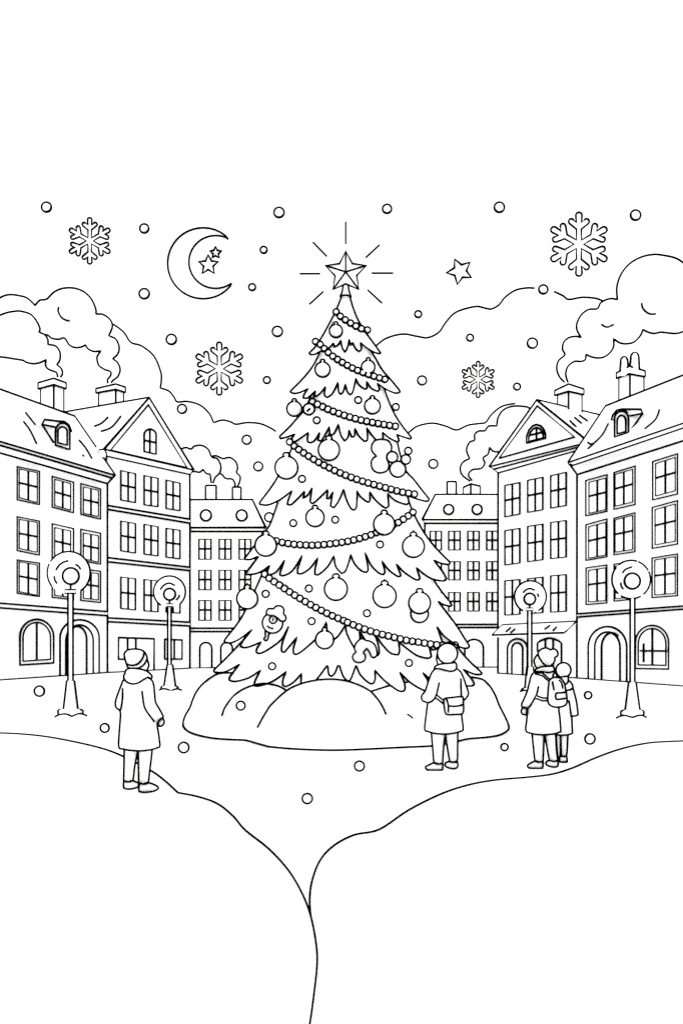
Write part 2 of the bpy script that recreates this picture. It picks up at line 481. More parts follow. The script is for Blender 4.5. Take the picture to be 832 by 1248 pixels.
# ---- frontal house beyond, half hidden by the fir
C = Plane.wall((232, 814.5), (330, 814.5))
hC = thing('town_house', C.pt(275, 814.5), 'small frontal house with three windows per row under two round attic windows', 'house', 'town houses round the square')
mb = MB(M_WALL); slab(mb, C, [(225, 814.5), (320, 814.5), (320, 646), (225, 646)], -6, 0, ink=False)
mark(mb, C, [(320, 648), (320, 814.5)], 0); mark(mb, C, [(231.6, 815), (263, 814)], .02); mark(mb, C, [(263, 814), (320, 813.6)], .02); mb.build('wall', hC)
mb = MB(M_WALL); slab(mb, C, [(225, 643.1), (323.6, 643.1), (320.5, 647.7), (225, 647.7)], 0, .25, ink=False); mark(mb, C, [(225, 643.1), (323.6, 643.1), (320.5, 647.7), (225, 647.7)], .25); mb.build('cornice', hC)
mb, sl = hip_roof(hC, C, (222, 643), (323.6, 642.5), (307.7, 609.2), (222, 609.2), .28, -1.6, 6.5)
roofC = mb.build('roof', hC)
def oculus(roof, sl, x, y, r):
    m = MB(M_GLASS); slab(m, sl, arc(x, y, r, 0, 360, 24)[:-1], -.1, .06); m.build('round_window', roof)
for x in (251, 294.6): oculus(roofC, sl, x, 628, 6.6)
def plain_chimney(roof, x0, x1, yt, yb, d):
    m = MB(M_WALL); w = (x1 - x0) * d / F
    a, b = at(x0, yb + 6, d), at(x1, yb + 6, d); bk = Vector((0, w, 0))
    top = Vector((0, 0, (yb + 6 - yt) * d / F))
    p = [a, b, b + bk, a + bk]; p += [v + top for v in p]
    hexa(m, p, [(0, 4), (1, 5), (4, 5)]); m.build('chimney', roof)
plain_chimney(roofC, 250.5, 263.6, 591.5, 609, 59.6); plain_chimney(roofC, 283.3, 293.8, 593.6, 609, 59.6)
for x0, x1 in ((242.6, 257.2), (267.2, 281.5), (291.5, 305.6)):
    for y0, y1 in ((657.2, 681.5), (694.9, 718.7), (731.8, 755.9)): window(hC, C, rect(x0, x1, y0, y1), .5, .48)
band(hC, C, (226, 765.6), (320, 765.6), 4.1, 4.1)
for x0, x1 in ((243.6, 258.2), (269.2, 283.3)): arch_opening(hC, C, [archpoly(x0, x1, 783, 790, 814, 814)])

# ---- frontal house beyond the fir on the other side
Dp = Plane.wall((510, 813.8), (610, 813.8))
hD = thing('town_house', Dp.pt(560, 813.8), 'small frontal house with four windows in each row below two round attic windows', 'house', 'town houses round the square')
mb = MB(M_WALL); slab(mb, Dp, [(517.3, 813.8), (612, 813.8), (612, 636), (517.3, 636)], -6, 0, ink=False)
mark(mb, Dp, [(517.3, 637), (517.3, 813.8)], 0); mark(mb, Dp, [(517.3, 813.6), (607, 813.6)], .02); mb.build('wall', hD)
mb = MB(M_WALL); slab(mb, Dp, [(514.4, 633.2), (612, 633.2), (612, 637.8), (517.3, 637.8)], 0, .25, ink=False); mark(mb, Dp, [(612, 633.2), (514.4, 633.2), (517.3, 637.8), (612, 637.8)], .25); mb.build('cornice', hD)
mb = MB(M_ROOF)
E1, E2, R2, R1 = Dp.pt(514.4, 632.8, .28), Dp.pt(614, 632.8, .28), Dp.pt(614, 602.9, -1.6), Dp.pt(530, 602.9, -1.6)
b1, b2 = E1 - Dp.n * 6.5, E2 - Dp.n * 6.5
mb.add([E1, E2, R2, R1, b1, b2], [(0, 1, 2, 3), (3, 2, 5, 4), (1, 5, 2), (0, 3, 4), (0, 4, 5, 1)]); mb.line([R2, R1, E1], 1.25)
sl = Plane.three(E1, E2, R2); roofD = mb.build('roof', hD)
for x in (546.4, 581): oculus(roofD, sl, x, 620.7, 6)
plain_chimney(roofD, 544.4, 555.7, 586.8, 603, 60.4)
m = MB(M_WALL); P3 = [(564.4, 594), (573.3, 589.7), (584.5, 592.4)]; dM = 60.4
dd = [dM * (HY - 589.7) / (HY - y) for _, y in P3]
def ring3(ys): 
    a, b, c = (at(x, y, d) for (x, _), y, d in zip(P3, ys, dd)); return [a, b, c, a + c - b]
hexa(m, ring3([608] * 3) + ring3([p[1] for p in P3]), [(0, 4), (1, 5), (2, 6), (4, 5), (5, 6)]); m.build('chimney', roofD)
for x0, x1 in ((524, 537.5), (546.4, 560.3), (569.7, 583.4), (592.7, 606.2)):
    for y0, y1 in ((647.4, 670.2), (684.4, 706.7), (722, 744.7)): window(hD, Dp, rect(x0, x1, y0, y1), .5, .48)
band(hD, Dp, (517.3, 761), (611, 761), 3.8, 3.8)
arch_opening(hD, Dp, [archpoly(566, 588.6, 779.2, 790, 813.8, 813.8)])

# ---- gabled house with the awning
E = Plane.wall((606.3, 821.1), (702.3, 826.9))
hE = thing('town_house', E.pt(654, 824), 'gabled house with a fan shaped attic window and a sloping shop awning', 'house', 'town houses round the square')
mb = MB(M_WALL); slab(mb, E, [(606.3, 821.1), (701.7, 826.8), (701.7, 546), (606.3, 570)], -7, 0, ink=False)
mark(mb, E, [(606.4, 576.5), (606.3, 821.1)], 0); mark(mb, E, [(606.3, 821), (702, 826.6)], .02); mb.build('wall', hE)
roofE, gbE = gable(hE, E, (653.6, 487.5), (595.6, 568.7), (713, 535.4), (654, 494.7), (607.7, 558.5), (699.5, 532.6),
      ([(595.6, 567.8), (715, 536.8), (715, 545.5), (606.4, 576.5)], [[(715, 539.4), (595.6, 568.7), (606.4, 576.5), (715, 545.5)], [(600.5, 572), (715, 542)]]),
      (731, 506.2), [[(694, 512.6), (701.5, 519.8)], [(699.5, 508.6), (708.3, 515.8)], [(705.5, 505.8), (715.5, 513)]], -5, 1)
wn = MB(M_GLASS); q = [(640.9, 539.8), (641, 532), (644, 524), (648.5, 519), (653.5, 517.3), (658.5, 519), (662.5, 524), (664, 529), (664.4, 533.8)]
c_ = (652.7, 533.5); q2 = [(c_[0] + (x - c_[0]) * .76, c_[1] + (y - c_[1]) * .76) for x, y in q]
slab(wn, E, q, .25, .36); slab(wn, E, q2, .25, .38); mark(wn, E, [(653.2, 521), (653.2, 535)], .38); mark(wn, E, [(644.5, 530.5), (661.8, 526.5)], .38); wn.build('attic_window', hE)
chimney(roofE, (675.6, 475.9), (692.3, 468), (710.7, 474), (482, 477, 481), (679.2, 692.3, 708.3), (503, 507, 510), 49.4)
for c, (x0, x1) in enumerate(((614.8, 632.8), (642.5, 660.8), (670.5, 689.2))):
    for (tl, tr, br, bl) in (((591.6, 588, 626.4, 629.9), (585.3, 581.7, 621.2, 624.4), (579.7, 575.7, 616, 619.2))[c],
                             ((646.7, 643.9, 686, 688.5), (641.5, 638.7, 682, 684.5), (636.7, 634.3, 678.8, 680.9))[c],
                             ((707.8, 706.3, 748.4, 749.6), (705.4, 703.3, 746.6, 747.8), (701.8, 700.3, 744.8, 746))[c]):
        window(hE, E, [(x0, tl), (x1, tr), (x1, br), (x0, bl)], .5, .48)
arch_opening(hE, E, [archpoly(617.9, 642.1, 778.7, 791, 821.7, 823.2), archpoly(623.3, 636.3, 783.5, 791, 822, 822.8)])
q = [(654.5, 823.8), (654.5, 784), (658, 781), (663.9, 778.6), (669.3, 777.8), (674, 778.6), (680, 781), (683.6, 784), (683.6, 825.5)]
arch_opening(hE, E, [q], [[(663.9, 778.8), (663.9, 824)], [(673.3, 778.8), (673.3, 824.5)]])
mb = MB(M_CLOTH)
t0, t1, t2, t3 = E.pt(611.8, 761.7, .05), E.pt(701.7, 757.5, .05), E.pt(687.5, 771.1, 1.1), E.pt(599.4, 773.9, 1.1)
mb.add([t0, t1, t2, t3] + [p - Vector((0, 0, .1)) for p in (t0, t1, t2, t3)], [(0, 1, 2, 3), (7, 6, 5, 4), (0, 4, 5, 1), (1, 5, 6, 2), (2, 6, 7, 3), (3, 7, 4, 0)])
mb.line([t0, t1, t2, t3], 1, True)
aw = Plane.three(t0, t1, t2)
for s in ([(616.3, 769.6), (621.8, 764.8)], [(621.8, 770.8), (627, 766.6)], [(663.3, 766.6), (669.3, 762.3)], [(673.3, 768.4), (677.5, 764.2)]): mark(mb, aw, s, .03, .9)
mb.build('awning', hE)

# ---- the near house on the far smoke's side
Fp = Plane.wall((702.3, 826.9), (805.6, 834.7))
hF = thing('town_house', Fp.pt(754, 830.7), 'plastered house with big arched doorway and a chimney with two pots', 'house', 'town houses round the square')
XF = 848
mb = MB(M_WALL); slab(mb, Fp, [(702.3, 826.9), (XF, 837.9), (XF, 534), (702.3, 577)], -5.5, 0, ink=False)
mark(mb, Fp, [(702.5, 578.5), (702.3, 826.9)], 0); mark(mb, Fp, [(XF, 532.2), (XF, 837.7)], 0); mark(mb, Fp, [(702.3, 826.7), (XF, 837.7)], .02); mb.build('wall', hF)
mb = MB(M_WALL); slab(mb, Fp, [(692.6, 564.6), (XF, 510.5), (XF, 532), (702.7, 578.5)], 0, .24, ink=False)
mark(mb, Fp, [(691.9, 563.7), (702.7, 578.5), (XF, 532.2)], .24); slab(mb, Fp, [(692.6, 564.4), (XF, 511), (XF, 516.2), (697.3, 567.3)], .26, .86, ink=False); mark(mb, Fp, [(694.5, 565.6), (697.3, 567.3), (XF, 516.2)], .86, .85); mb.build('cornice', hF)
mb = MB(M_ROOF)
E1, E2, R2, R1 = Fp.pt(XF, 510.4, .85), Fp.pt(691.9, 563.7, .85), Fp.pt(737.8, 494.7, -.3), Fp.pt(XF, 451, -.3)
b1, b2 = E1 - Fp.n * 4.6, E2 - Fp.n * 4.6
mb.add([E1, E2, R2, R1, b1, b2], [(0, 1, 2, 3), (3, 2, 5, 4), (1, 5, 2), (0, 3, 4), (0, 4, 5, 1)]); mb.line([R1, R2, E2], 1.25); mb.line([E1, E2]); mb.line([E1, R1])
sl = Plane.three(E1, E2, R2)
for pts in ([(740.6, 516), (733, 530), (722, 541), (715.5, 546.9)], [(715.5, 539), (718.5, 541), (721.9, 540.6)], [(802.9, 499), (798, 511), (784.9, 522.6)]): mark(mb, sl, pts, .03, .9, True)
roofF = mb.build('roof', hF)
dormer(roofF, Fp, [(748.2, 532.6)] + archpoly(748.2, 765.4, 501, 511, 530, 526)[1:-1] + [(765.4, 527)],
       [(751.4, 528.6)] + archpoly(751.4, 761.8, 506.2, 513, 528, 526)[1:-1] + [(761.8, 525.8)],
       [(744.2, 511.8), (746, 506), (751, 499.8), (756.6, 498.5), (780.5, 498.7), (782.5, 503.8), (766.6, 507), (762, 501.5), (757, 500.8), (751, 504), (748.2, 512)],
       [[(782.5, 503.8), (766.2, 527)]], -1.2, .6)
chimney(roofF, (750.6, 454.4), (766.2, 446.4), (785.3, 452), (461.1, 455.6, 459.2), (753.8, 767, 783.7), (501, 496, 490), 44.6,
        [(754.8, 765, 451.5, 447.2, 434.8), (767, 778.6, 447, 449.8, 429.6)])
W = [[[(713.1, 585.7), (739, 578.5), (739, 623.2), (713.1, 628.7)], [(717, 587.8), (737.4, 582.6), (737.4, 621), (717, 625.6)]],
     [[(747.4, 576), (773.3, 568), (773.3, 614.8), (747.4, 620.8)], [(748.8, 578.2), (770.1, 572), (770.1, 611.8), (748.8, 617)]],
     [[(794.5, 562.5), (825, 553), (825, 602), (794.5, 609.2)], [(798.1, 565), (822, 557.5), (822, 598), (798.1, 604.4)]],
     [[(713.3, 639.5), (739, 632.3), (739, 678.5), (713.3, 683)], [(716.6, 642), (737.4, 636.5), (737.4, 676.3), (716.6, 680.3)]],
     [[(747.4, 631.5), (773.1, 624.8), (773.1, 672.4), (747.4, 676.3)], [(748.8, 633.5), (770.1, 628), (770.1, 669.7), (748.8, 672.9)]],
     [[(794, 618.4), (825, 610), (825, 663), (794, 668.5)], [(797.5, 621), (822, 614.3), (822, 659.5), (797.5, 664)]],
     [[(713.5, 692.1), (738.8, 688.5), (738.8, 734.8), (713.5, 736.9)], [(716.5, 695.2), (737.4, 692), (737.4, 731.8), (716.5, 733.5)]],
     [[(747.6, 687.5), (773.1, 684), (773.1, 730), (747.6, 732.7)], [(749, 690), (770.1, 687), (770.1, 727.5), (749, 729.6)]],
     [[(793.8, 680), (825, 675), (825, 726), (793.8, 728.4)], [(797.1, 682.4), (822, 678.5), (822, 723), (797.1, 725.1)]]]
for q, i in W: window(hF, Fp, q, .5, .45, 0, i)
band(hF, Fp, (702.3, 748.1), (XF, 737.3), 4, 4)
arch_opening(hF, Fp, [archpoly(716.3, 762.9, 763.6, 788, 828.2, 831.5), archpoly(724.2, 754.7, 770.2, 789, 828.7, 831)],
             [list(reversed(archpoly(732.3, 757, 771.2, 789, 829.3, 831)))[5:]])
wn = MB(M_GLASS); slab(wn, Fp, archpoly(773.6, 814, 762.1, 783, 814.7, 815.5), -.1, .04, w=.85); slab(wn, Fp, archpoly(777, 810.6, 766, 784.5, 810.3, 810.8), -.1, .045, w=.75)
mark(wn, Fp, [(794.1, 765), (794.1, 811)], .06); mark(wn, Fp, [(779.9, 793.2), (811.6, 793.4)], .06); mark(wn, Fp, [(783.5, 783.9), (783.5, 807.2)], .06); wn.build('arched_window', hF)

# ------------------------------------------------------------------ clouds and chimney smoke
def vapour(name, outline, strokes, D, T, label, cat, group, R=None, marks=()):
    """billowing body; strokes = the parts of its outline that carry the ink line"""
    mb = MB(M_VAPOUR)
    P = smooth(outline, True)
    s = puff(mb, P, D, T, R, ink=False, sm=False)
    for st in strokes: mb.line([at(x, y, D - .5 * T) for x, y in smooth(st)])
    for m in marks: draw(mb, m, s, .95, True, .04)
    o = mb.build(name, loc=at(outline[0][0], outline[0][1], D))
    return tag(o, label, cat, group)
GS, GC = 'smoke plumes over the chimneys', 'cloud banks behind the houses'
z = lambda p: zt(140, 380, 3.962, p)
top = z([(-25, 55), (0, 65), (45, 100), (78, 148), (130, 165), (190, 215), (222, 290), (225, 330), (220, 368), (260, 382), (285, 410), (302, 435), (350, 433), (410, 450), (455, 490), (477, 535), (520, 523), (560, 532), (585, 543), (640, 535), (700, 540), (745, 558), (778, 578)])
vapour('cloud', [(20, 700), (20, 470), (60, 430), (110, 405)] + top + [(360, 545), (400, 600), (400, 700)], [top], 140, 9,
       'billowing cloud bank behind the moonlit gabled house, stepping down to the fir', 'cloud', GC, 40)
z = lambda p: zt(440, 330, 2.773, p)
t1 = z([(30, 272), (52, 252), (85, 228), (140, 214), (190, 222), (225, 226), (262, 208), (285, 175), (320, 140), (385, 121), (420, 127), (440, 129), (465, 115), (485, 90), (520, 66), (560, 58), (585, 59)])
t2 = z([(650, 70), (680, 84), (700, 97), (745, 90), (790, 93), (815, 102)])
vapour('cloud', [(425, 600), (430, 450)] + t1 + t2 + z([(900, 140), (960, 300), (950, 700)]), [t1, t2], 175, 12,
       'tallest rolling cloud bank, reaching up toward the tilted outline star', 'cloud', GC, 60)
t3 = z([(140, 562), (162, 545), (190, 525), (240, 515), (285, 525), (322, 538), (360, 522), (400, 516), (420, 512), (440, 485), (475, 458), (520, 448)])
vapour('cloud', [(470, 700), (475, 560)] + t3 + z([(580, 470), (640, 560), (640, 900)]), [t3], 130, 8,
       'low cloud bank behind the small house with four windows per row', 'cloud', GC, 40)
z = lambda p: zt(20, 340, 4.16, p)
o1 = z([(210, 498), (205, 475), (185, 467), (160, 455), (148, 435), (153, 410), (120, 425), (85, 430), (50, 422), (32, 412), (-40, 400), (-130, 380), (-150, 300), (-120, 210), (-60, 175), (0, 163), (32, 165), (75, 180), (105, 215), (120, 250), (117, 270), (145, 283), (160, 305), (162, 332), (200, 340), (222, 370), (222, 410), (207, 435), (230, 455), (235, 480), (225, 500)])
vapour('smoke_plume', o1, [o1], 51, .8, 'smoke curling off the chimney of the plastered house by the tall lamp', 'smoke', GS, 14)
o2 = z([(465, 530), (463, 510), (478, 490), (478, 470), (450, 460), (420, 440), (410, 410), (412, 390), (430, 365), (395, 368), (365, 355), (352, 335), (330, 345), (300, 348), (270, 335), (245, 300), (215, 306), (180, 300), (155, 283), (110, 290), (60, 300), (0, 300), (-120, 270), (-140, 180), (-100, 110), (-40, 80), (32, 88), (60, 100), (85, 122), (95, 135), (120, 108), (155, 102), (190, 68), (235, 48), (290, 46), (340, 63), (380, 100), (403, 150), (405, 178), (440, 180), (475, 205), (488, 240), (470, 288), (505, 305), (522, 345), (515, 380), (490, 405), (515, 425), (527, 460), (515, 495), (490, 515), (482, 528)])
vapour('smoke_plume', o2, [o2], 56, 1.2, 'large smoke plume rising from the gabled house under the moon', 'smoke', GS, 22,
       [z([(215, 142), (213, 165), (230, 195), (255, 210), (272, 211)])])  # shade inside the plume, put in as an ink arc
z = lambda p: zt(140, 380, 3.962, p)
o4 = z([(580, 845), (578, 825), (565, 808), (535, 805), (515, 785), (480, 770), (455, 735), (470, 700), (490, 695), (522, 708), (555, 703), (585, 725), (593, 755), (588, 775), (605, 795), (603, 820), (592, 845)])
vapour('smoke_plume', o4, [o4], 60.9, .5, 'small smoke plume closest to the fir, above the rear chimney nearest the tree', 'smoke', GS, 9)
o3 = z([(467, 828), (462, 808), (460, 787), (440, 780), (427, 762), (410, 775), (385, 772), (330, 770), (290, 720), (300, 670), (325, 660), (345, 655), (368, 662), (385, 648), (420, 645), (452, 665), (468, 700), (495, 710), (512, 745), (505, 780), (485, 800), (475, 828)])
vapour('smoke_plume', o3, [o3], 59.6, .5, 'small smoke plume half hidden by the gable of the house under the moon', 'smoke', GS, 10)
z = lambda p: zt(440, 330, 2.773, p)
o5 = z([(368, 712), (340, 690), (334, 665), (345, 645), (365, 635), (355, 605), (365, 580), (382, 572), (382, 555), (395, 542), (417, 540), (430, 525), (457, 524), (462, 495), (480, 470), (510, 458), (545, 458), (570, 465), (620, 500), (610, 590), (520, 612), (462, 612), (445, 610), (433, 597), (428, 620), (412, 632), (417, 650), (405, 668), (375, 673), (362, 690), (375, 710)])
vapour('smoke_plume', o5, [o5], 60.6, .7, 'knobbly smoke plume going behind the gable with the fan shaped window', 'smoke', GS, 14)
z = lambda p: zt(640, 300, 4.622, p)
o6 = z([(220, 768), (190, 735), (175, 690), (185, 645), (220, 612), (207, 580), (215, 540), (245, 515), (285, 508), (312, 516), (288, 470), (290, 430), (315, 385), (355, 357), (403, 352), (420, 322), (450, 303), (485, 295), (517, 302), (512, 250), (520, 200), (545, 145), (590, 95), (650, 62), (710, 48), (765, 50), (860, 75), (930, 150), (950, 300), (930, 440), (860, 490), (765, 485), (725, 492), (690, 485), (660, 470), (645, 505), (610, 540), (570, 550), (530, 545), (495, 522), (495, 565), (475, 600), (440, 625), (400, 630), (365, 622), (340, 610), (335, 640), (310, 650), (275, 650), (240, 675), (226, 715), (232, 750), (240, 768)])
vapour('smoke_plume', o6, [o6], 50, 1.3, 'biggest smoke plume, billowing from the house with the fan shaped window', 'smoke', GS, 24,
       [z([(427, 440), (445, 452), (465, 455), (497, 441)]), z([(652, 320), (660, 350), (685, 375), (710, 383), (733, 381)])])

# ------------------------------------------------------------------ moon, stars, snowflakes
z = lambda p: zt(190, 260, 6.933, p)
mb = MB(M_ORN)
out = [(400 + 300 * math.cos(math.radians(a)), 422 - 300 * math.sin(math.radians(a))) for a in np.linspace(44, 325, 46)]
inn = [(505 + 225 * math.cos(math.radians(a)), 411 - 223 * math.sin(math.radians(a))) for a in np.linspace(306, 62, 36)]
q = z(out + inn)
out[0], out[-1] = (612, 222), (640, 592)
q = z(out + inn)
puff(mb, q, 300, 2.5, 12, sm=False)
tag(mb.build('moon', loc=at(*q[0], 300)), 'thin crescent moon opening toward the fir', 'moon')
def starpts(cx, cy, R, rot, k=.46):
    return [(cx + (R if i % 2 == 0 else R * k) * math.sin(math.radians(rot + 36 * i)), cy - (R if i % 2 == 0 else R * k) * math.cos(math.radians(rot + 36 * i))) for i in range(10)]
def sky_star(pts, D, label):
    mb = MB(M_ORN); puff(mb, pts, D, .3, 6, sm=False, w=1.3)
    tag(mb.build('star', loc=at(*pts[0], D)), label, 'star', 'stars in the sky')
sky_star(z([(442, 350), (470, 403), (526, 408), (483, 447), (494, 508), (442, 475), (392, 508), (405, 447), (362, 408), (420, 403)]), 290, 'bigger outline star inside the crescent moon')
sky_star(z([(504, 280), (519, 313), (555, 318), (528, 342), (537, 375), (504, 358), (476, 375), (484, 342), (457, 318), (490, 313)]), 290, 'tiny outline star inside the crescent moon, above a bigger one')
z2 = lambda p: zt(520, 315, 10.4, p)
sky_star(z2([(350, 8), (437, 80), (545, 48), (498, 155), (562, 243), (450, 238), (385, 330), (352, 215), (245, 182), (347, 120)]), 290, 'tilted outline star alone above the tallest cloud bank')
def snowflake(cx, cy, R, D, label, w=1.0):
    arm = [(-28, -50), (-28, -170), (-110, -236), (-119, -258), (-108, -282), (-84, -290), (-66, -282), (-30, -246), (-36, -330), (-26, -353), (0, -362), (26, -353), (36, -330), (30, -246), (66, -282), (84, -290), (108, -282), (119, -258), (110, -236), (28, -170)]
    P = []
    for k in range(6):
        a = math.radians(60 * k); c, s = math.cos(a), math.sin(a)
        P += [(cx + (x * c - y * s) * R / 362, cy + (x * s + y * c) * R / 362) for x, y in arm]
    mb = MB(M_ORN); puff(mb, P, D, .06, 3 * R / 38, sm=False, w=w)
    tag(mb.build('snowflake', loc=at(cx, cy, D)), label, 'snowflake', 'large snowflakes in the sky')
snowflake(109.6, 293.5, 28.3, 38, 'six armed snowflake above the smoke, on the moon side', .95)
snowflake(267.3, 449.2, 32.3, 38, 'six armed snowflake between the crescent moon and the fir')
snowflake(704.9, 297.6, 39, 38, 'largest six armed snowflake, over the biggest smoke plume')
snowflake(582.2, 462.4, 22.3, 38, 'smallest six armed snowflake, in front of the tall cloud bank', .9)

# ------------------------------------------------------------------ snow mound round the fir
mound = thing('snow_mound', gnd(420, 893), 'wide heap of snow piled round the foot of the fir', 'snow mound')
zl = lambda p: zt(210, 790, 6.933, p)
left = zl([(520, 207), (400, 213), (330, 245), (260, 300), (210, 360), (175, 430), (150, 500), (110, 570), (92, 630), (100, 670), (150, 710), (240, 740), (360, 762), (500, 772), (620, 778), (700, 800), (780, 822)])
front = [(330, 910.2), (360, 912.8), (406, 914.3), (450, 912.8), (490, 910.8), (528, 909), (545, 906), (557.3, 903.4)]
zr = lambda p: zt(490, 770, 5.943, p)
right = zr([(480, 775), (600, 765), (700, 748), (760, 715), (770, 680), (740, 610), (700, 530), (670, 455), (630, 390), (580, 345), (500, 328)])
ring = left + front + right
lowc = np.array(sorted([(x, y) for x, y in left[8:] + front + right[:5]]))
topc = np.array([(222, 886), (232, 862), (246, 836), (262, 822), (290, 812), (330, 806), (420, 803), (510, 806), (560, 815), (575, 826), (592, 838), (606, 858), (620, 886)])
def mdepth(x, y):
    yb = np.interp(x, lowc[:, 0], lowc[:, 1]); yt = np.interp(x, topc[:, 0], topc[:, 1])
    db = H * F / (yb - HY)
    t = min(1.0, max(0.0, (yb - y) / max(1.0, yb - yt)))
    tf = 23.0 - math.sqrt(max(0.0, 172.0 ** 2 - (x - 423) ** 2)) * 23 / F + .22 + 1.2 * min(1, max(0, (abs(x - 423) - 120) / 60))
    return min(db + (tf - db) * min(1.0, t / .62), H * F / (y - HY))
mb = MB(M_SNOW)
P = smooth(ring, True)
P2 = smooth(ring + [(560, 814), (510, 806), (420, 803), (330, 806), (300, 812)], True)
solid(mb, P2, mdepth, lambda x, y: mdepth(x, y) + .05 + 4 * max(0, (28 - mdepth(x, y)) / 28) * 0 + .6, 12)
draw(mb, ring, mdepth, 1.0, lift=.3)
draw(mb, zl([(418, 570), (440, 510), (490, 435), (550, 375), (620, 335), (690, 312), (760, 298), (830, 305)]) + [(340, 836.5), (349.6, 842)], lambda x, y: mdepth(x, y) - .05)
draw(mb, [(495.9, 870.5), (499.5, 872.5), (502.6, 875.5)], mdepth)
draw(mb, [(452, 842.6), (473, 836), (484, 833.5), (498, 831)], mdepth)
mb.build('snow_heap', mound)
mb = MB(M_SNOW)
hump = zl([(718, 670), (760, 590), (800, 525)]) + [(330, 859), (348.6, 842), (367, 833), (388, 828.5), (410, 828), (430, 832), (450, 841.5), (463, 856), (470.5, 870.5)]
hd = lambda x, y: 19.75
s = puff(mb, hump + [(466, 884), (440, 890), (390, 893), (345, 892), (318, 889)], lambda x, y: 19.75 - max(0, (y - 860)) * .011, .3, 20, ink=False)
mb.line([at(x, y, 19.72 - max(0, (y - 860)) * .011 - .02) for x, y in smooth(hump)])
mb.build('snow_hump', mound)

# ------------------------------------------------------------------ the fir
DT = 23.0
tree = thing('fir_tree', (0.1, DT, 0), 'tall tiered fir hung with baubles and bead garlands on the snow mound', 'tree')
tr = MB(M_FIR); lathe(tr, [(885, 16), (840, 13), (700, 10), (500, 5), (372, 2)], 422, DT); tr.build('trunk', tree)
z1 = lambda p: zt(340, 260, 4.622, p)
z2 = lambda p: zt(310, 480, 3.617, p)
z3 = lambda p: zt(250, 660, 4.622, p)
z4 = lambda p: zt(410, 660, 3.782, p)
z6 = lambda p: zt(500, 540, 4.163, p)
tiers = []
tiers.append((z1([(350, 472), (320, 545), (280, 625), (235, 705), (200, 755), (172, 785)]),
    z1([(176, 795), (200, 795), (228, 780), (275, 762), (307, 730), (310, 752), (330, 742), (348, 715), (355, 755), (370, 782), (383, 760), (395, 710), (402, 742), (415, 728), (430, 760), (450, 778), (463, 765), (458, 728), (490, 755), (530, 780), (562, 791)]),
    z1([(572, 786), (535, 735), (495, 680), (450, 610), (420, 540), (400, 472)])))
tiers.append((z1([(250, 740), (228, 785), (190, 860), (130, 935), (68, 998)]),
    z1([(66, 1008), (85, 1015), (120, 1008), (162, 988), (140, 1020), (135, 1040), (160, 1040), (205, 1000), (195, 1035), (225, 1020), (262, 975), (255, 1020), (270, 1038), (300, 1015), (332, 950), (335, 1000), (345, 1020), (360, 1005), (373, 960), (385, 1005), (400, 1022), (415, 1005), (432, 930), (450, 965), (480, 988), (495, 985), (492, 945), (520, 985), (555, 1003), (565, 990), (553, 958), (600, 990), (650, 1012), (675, 1010)]),
    z1([(678, 998), (640, 950), (580, 880), (545, 820), (520, 780), (500, 745)])))
tiers.append((z2([(235, 40), (215, 75), (190, 105), (150, 150), (110, 188)]),
    z2([(115, 198), (145, 190), (177, 178), (160, 200), (152, 215), (180, 210), (238, 170), (233, 205), (245, 215), (265, 205), (288, 168), (280, 205), (295, 208), (330, 145), (332, 180), (350, 175), (370, 132), (380, 180), (397, 208), (412, 190), (416, 158), (428, 190), (440, 185), (442, 150), (460, 185), (485, 210), (498, 200), (495, 150), (520, 185), (550, 215), (565, 210), (565, 170), (595, 195), (630, 213), (637, 205), (628, 180), (655, 190), (684, 199)]),
    z2([(689, 190), (650, 140), (610, 75), (580, 0), (570, -25)])))
tiers.append((z2([(172, 205), (160, 250), (103, 365), (60, 430), (24, 478)]),
    z2([(26, 488), (60, 490), (110, 468), (165, 428), (150, 465), (144, 486), (165, 486), (222, 428), (215, 460), (235, 445), (253, 415), (245, 475), (262, 480), (325, 420), (318, 462), (330, 458), (345, 432), (335, 495), (350, 502), (372, 470), (393, 418), (405, 465), (425, 505), (440, 512), (450, 495), (452, 428), (465, 450), (495, 475), (508, 470), (507, 430), (535, 470), (575, 502), (592, 495), (587, 440), (620, 470), (665, 487), (682, 480), (675, 450), (720, 465), (760, 474)]),
    z2([(769, 463), (735, 420), (700, 375), (665, 335), (640, 260), (625, 200)])))
tiers.append((z2([(110, 455), (103, 475), (75, 560), (45, 610)]) + z3([(222, 95)]),
    z3([(228, 101), (260, 100), (300, 82), (228, 178), (238, 187), (290, 180), (330, 160), (362, 135), (345, 180), (347, 194), (400, 170), (447, 105), (425, 165), (420, 188), (440, 192), (490, 165), (547, 78), (522, 150), (520, 180), (545, 180), (590, 150), (635, 90), (620, 150), (617, 185), (640, 185), (690, 140), (725, 78), (735, 140), (768, 180), (790, 165), (810, 110), (818, 72)])
    + z4([(85, 105), (115, 135), (138, 142), (145, 125), (132, 52), (160, 110), (195, 145), (217, 152), (222, 135), (208, 88), (240, 130), (280, 160), (297, 158), (275, 102), (310, 140), (365, 176), (385, 172), (368, 120), (400, 148), (440, 172), (490, 182), (507, 172), (490, 140), (448, 85), (480, 100), (515, 106)]),
    z4([(522, 96)]) + z6([(185, 590), (160, 565), (110, 510), (60, 440), (20, 365)]) + z2([(705, 530), (690, 500), (675, 460)])))
